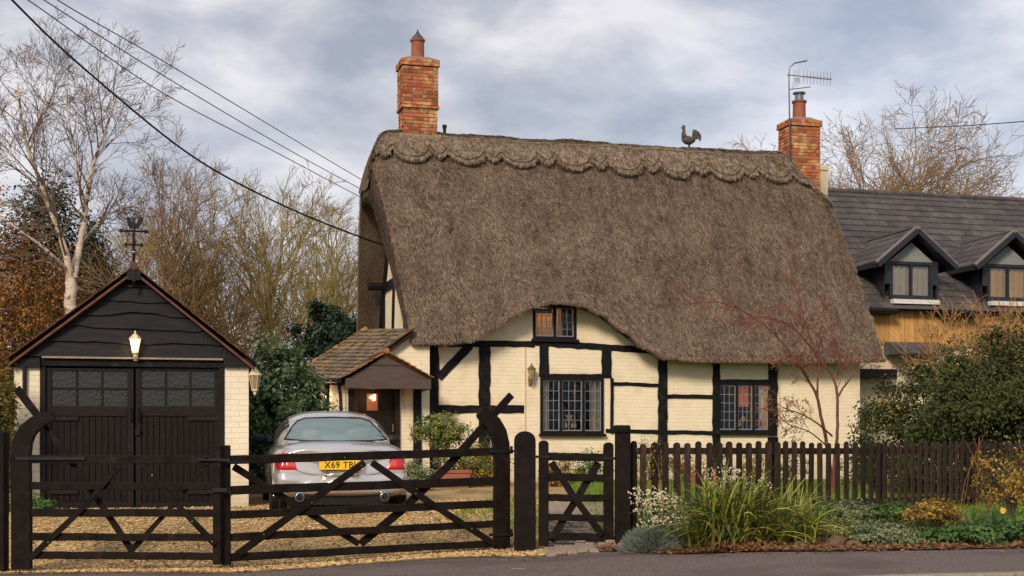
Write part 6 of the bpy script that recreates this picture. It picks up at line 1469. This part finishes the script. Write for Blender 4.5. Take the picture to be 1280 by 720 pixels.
# ---- overhead wires
def wire(name, label, pts, r):
    P = [at(*q) for q in pts]; b = MB(); out = []
    for i in range(len(P)-1):
        for k in range(10):
            a = P[max(i-1,0)]; bb_ = P[i]; c = P[i+1]; e = P[min(i+2,len(P)-1)]; t_ = k/10
            out.append(.5*((2*bb_) + (c-a)*t_ + (2*a-5*bb_+4*c-e)*t_*t_ + (3*bb_-a-3*c+e)*t_**3))
    out.append(P[-1]); b.tube(out, r, 5); o = b.build(name, M['iron'], None, smooth=True); tag(o, label, 'wire', 'overhead wires')
wire('overhead_wire', 'thick black cable sagging down to the left gable of the thatched cottage', [(-330,-330,15),(-60,-85,19),(15,0,21),(110,90,24),(240,195,27.5),(350,255,29.5),(452,297,30.8),(490,309,31.6)], .019)
wire('overhead_wire', 'lowest of the three thin parallel wires crossing the sky above the trees', [(-250,-180,20),(-40,-45,26),(35,0,28),(200,114,34),(350,193,41),(460,251,48),(560,300,58),(640,345,70)], .012)
wire('overhead_wire', 'middle of the three thin parallel wires crossing the sky above the trees', [(-230,-185,20),(-20,-50,26),(55,0,28),(200,92,34),(350,181,41),(460,241,48),(560,292,58),(640,338,70)], .012)
wire('overhead_wire', 'topmost of the three thin parallel wires crossing the sky above the trees', [(-210,-185,20),(0,-50,26),(80,5,28),(200,74,34),(350,164,41),(460,229,48),(560,284,58),(640,330,70)], .012)
wire('overhead_wire', 'thin wire running right from the leafless tree beyond the grey roof', [(1118,161,60),(1200,157.5,55),(1290,151,50),(1400,142,45)], .018)

# ---- sky, sun, camera
SUN_AZ, SUN_EL = 200, 30
w = bpy.data.worlds.new('World'); bpy.context.scene.world = w; w.use_nodes = True; nt = w.node_tree; N = nt.nodes; Lk = nt.links
for q in list(N): N.remove(q)
outn = N.new('ShaderNodeOutputWorld'); sky = N.new('ShaderNodeTexSky'); sky.sky_type = 'NISHITA'; sky.sun_disc = False; sky.sun_elevation = math.radians(SUN_EL); sky.sun_rotation = math.radians(SUN_AZ); sky.dust_density = 1.5
b1 = N.new('ShaderNodeBackground'); b1.inputs['Strength'].default_value = .10; Lk.new(sky.outputs[0], b1.inputs['Color'])
tc = N.new('ShaderNodeTexCoord'); mp = N.new('ShaderNodeMapping'); mp.inputs['Scale'].default_value = (1,1,2.1); mp.inputs['Location'].default_value = (.35,0,.1); Lk.new(tc.outputs['Generated'], mp.inputs['Vector'])
n1 = N.new('ShaderNodeTexNoise'); n1.inputs['Scale'].default_value = 7.0; n1.inputs['Detail'].default_value = 9; n1.inputs['Roughness'].default_value = .54; n1.inputs['Distortion'].default_value = .15; Lk.new(mp.outputs[0], n1.inputs['Vector'])
r1 = N.new('ShaderNodeValToRGB'); cr_ = r1.color_ramp; cr_.elements[0].position = .38; cr_.elements[0].color = (.345,.375,.455,1); cr_.elements[1].position = .64; cr_.elements[1].color = (.76,.735,.76,1)
e = cr_.elements.new(.5); e.color = (.50,.51,.57,1); Lk.new(n1.outputs['Fac'], r1.inputs['Fac'])
b2 = N.new('ShaderNodeBackground'); b2.inputs['Strength'].default_value = .56; Lk.new(r1.outputs[0], b2.inputs['Color'])
n2 = N.new('ShaderNodeTexNoise'); n2.inputs['Scale'].default_value = 2.3; n2.inputs['Detail'].default_value = 6; Lk.new(mp.outputs[0], n2.inputs['Vector'])
m2 = N.new('ShaderNodeMapRange'); m2.inputs['From Min'].default_value = .35; m2.inputs['From Max'].default_value = .6; m2.inputs['To Min'].default_value = .82; m2.inputs['To Max'].default_value = .97; Lk.new(n2.outputs['Fac'], m2.inputs['Value'])
ms = N.new('ShaderNodeMixShader'); Lk.new(m2.outputs[0], ms.inputs[0]); Lk.new(b1.outputs[0], ms.inputs[1]); Lk.new(b2.outputs[0], ms.inputs[2]); Lk.new(ms.outputs[0], outn.inputs['Surface'])
az, el = math.radians(SUN_AZ), math.radians(SUN_EL); sd_ = Vector((math.sin(az)*math.cos(el), math.cos(az)*math.cos(el), math.sin(el)))
sl = bpy.data.lights.new('sun', 'SUN'); sl.energy = 1.5; sl.angle = math.radians(14); sl.color = (1,.86,.68)
so = bpy.data.objects.new('sun', sl); col.objects.link(so); so.rotation_euler = sd_.to_track_quat('Z', 'Y').to_euler(); so.location = sd_*60
cd = bpy.data.cameras.new('camera'); cam = bpy.data.objects.new('camera', cd); col.objects.link(cam)
cd.sensor_width = 36; cd.lens = FL/1280*36; cd.shift_y = (HZ-360)/1280; cd.clip_end = 4000; cd.clip_start = .2; cam.rotation_euler = (PI/2,0,0)
sc = bpy.context.scene; sc.camera = cam
for o in [q for q in bpy.data.objects if q.parent is None]: o.location.z += LIFT
sc.view_settings.view_transform = 'Standard'; sc.view_settings.look = 'None'; sc.view_settings.exposure = 1.0; sc.view_settings.gamma = 1
sc.cycles.use_denoising = True; sc.cycles.max_bounces = 6; sc.cycles.transparent_max_bounces = 12; sc.cycles.caustics_reflective = False; sc.cycles.caustics_refractive = False
sc.cycles.sample_clamp_indirect = 4
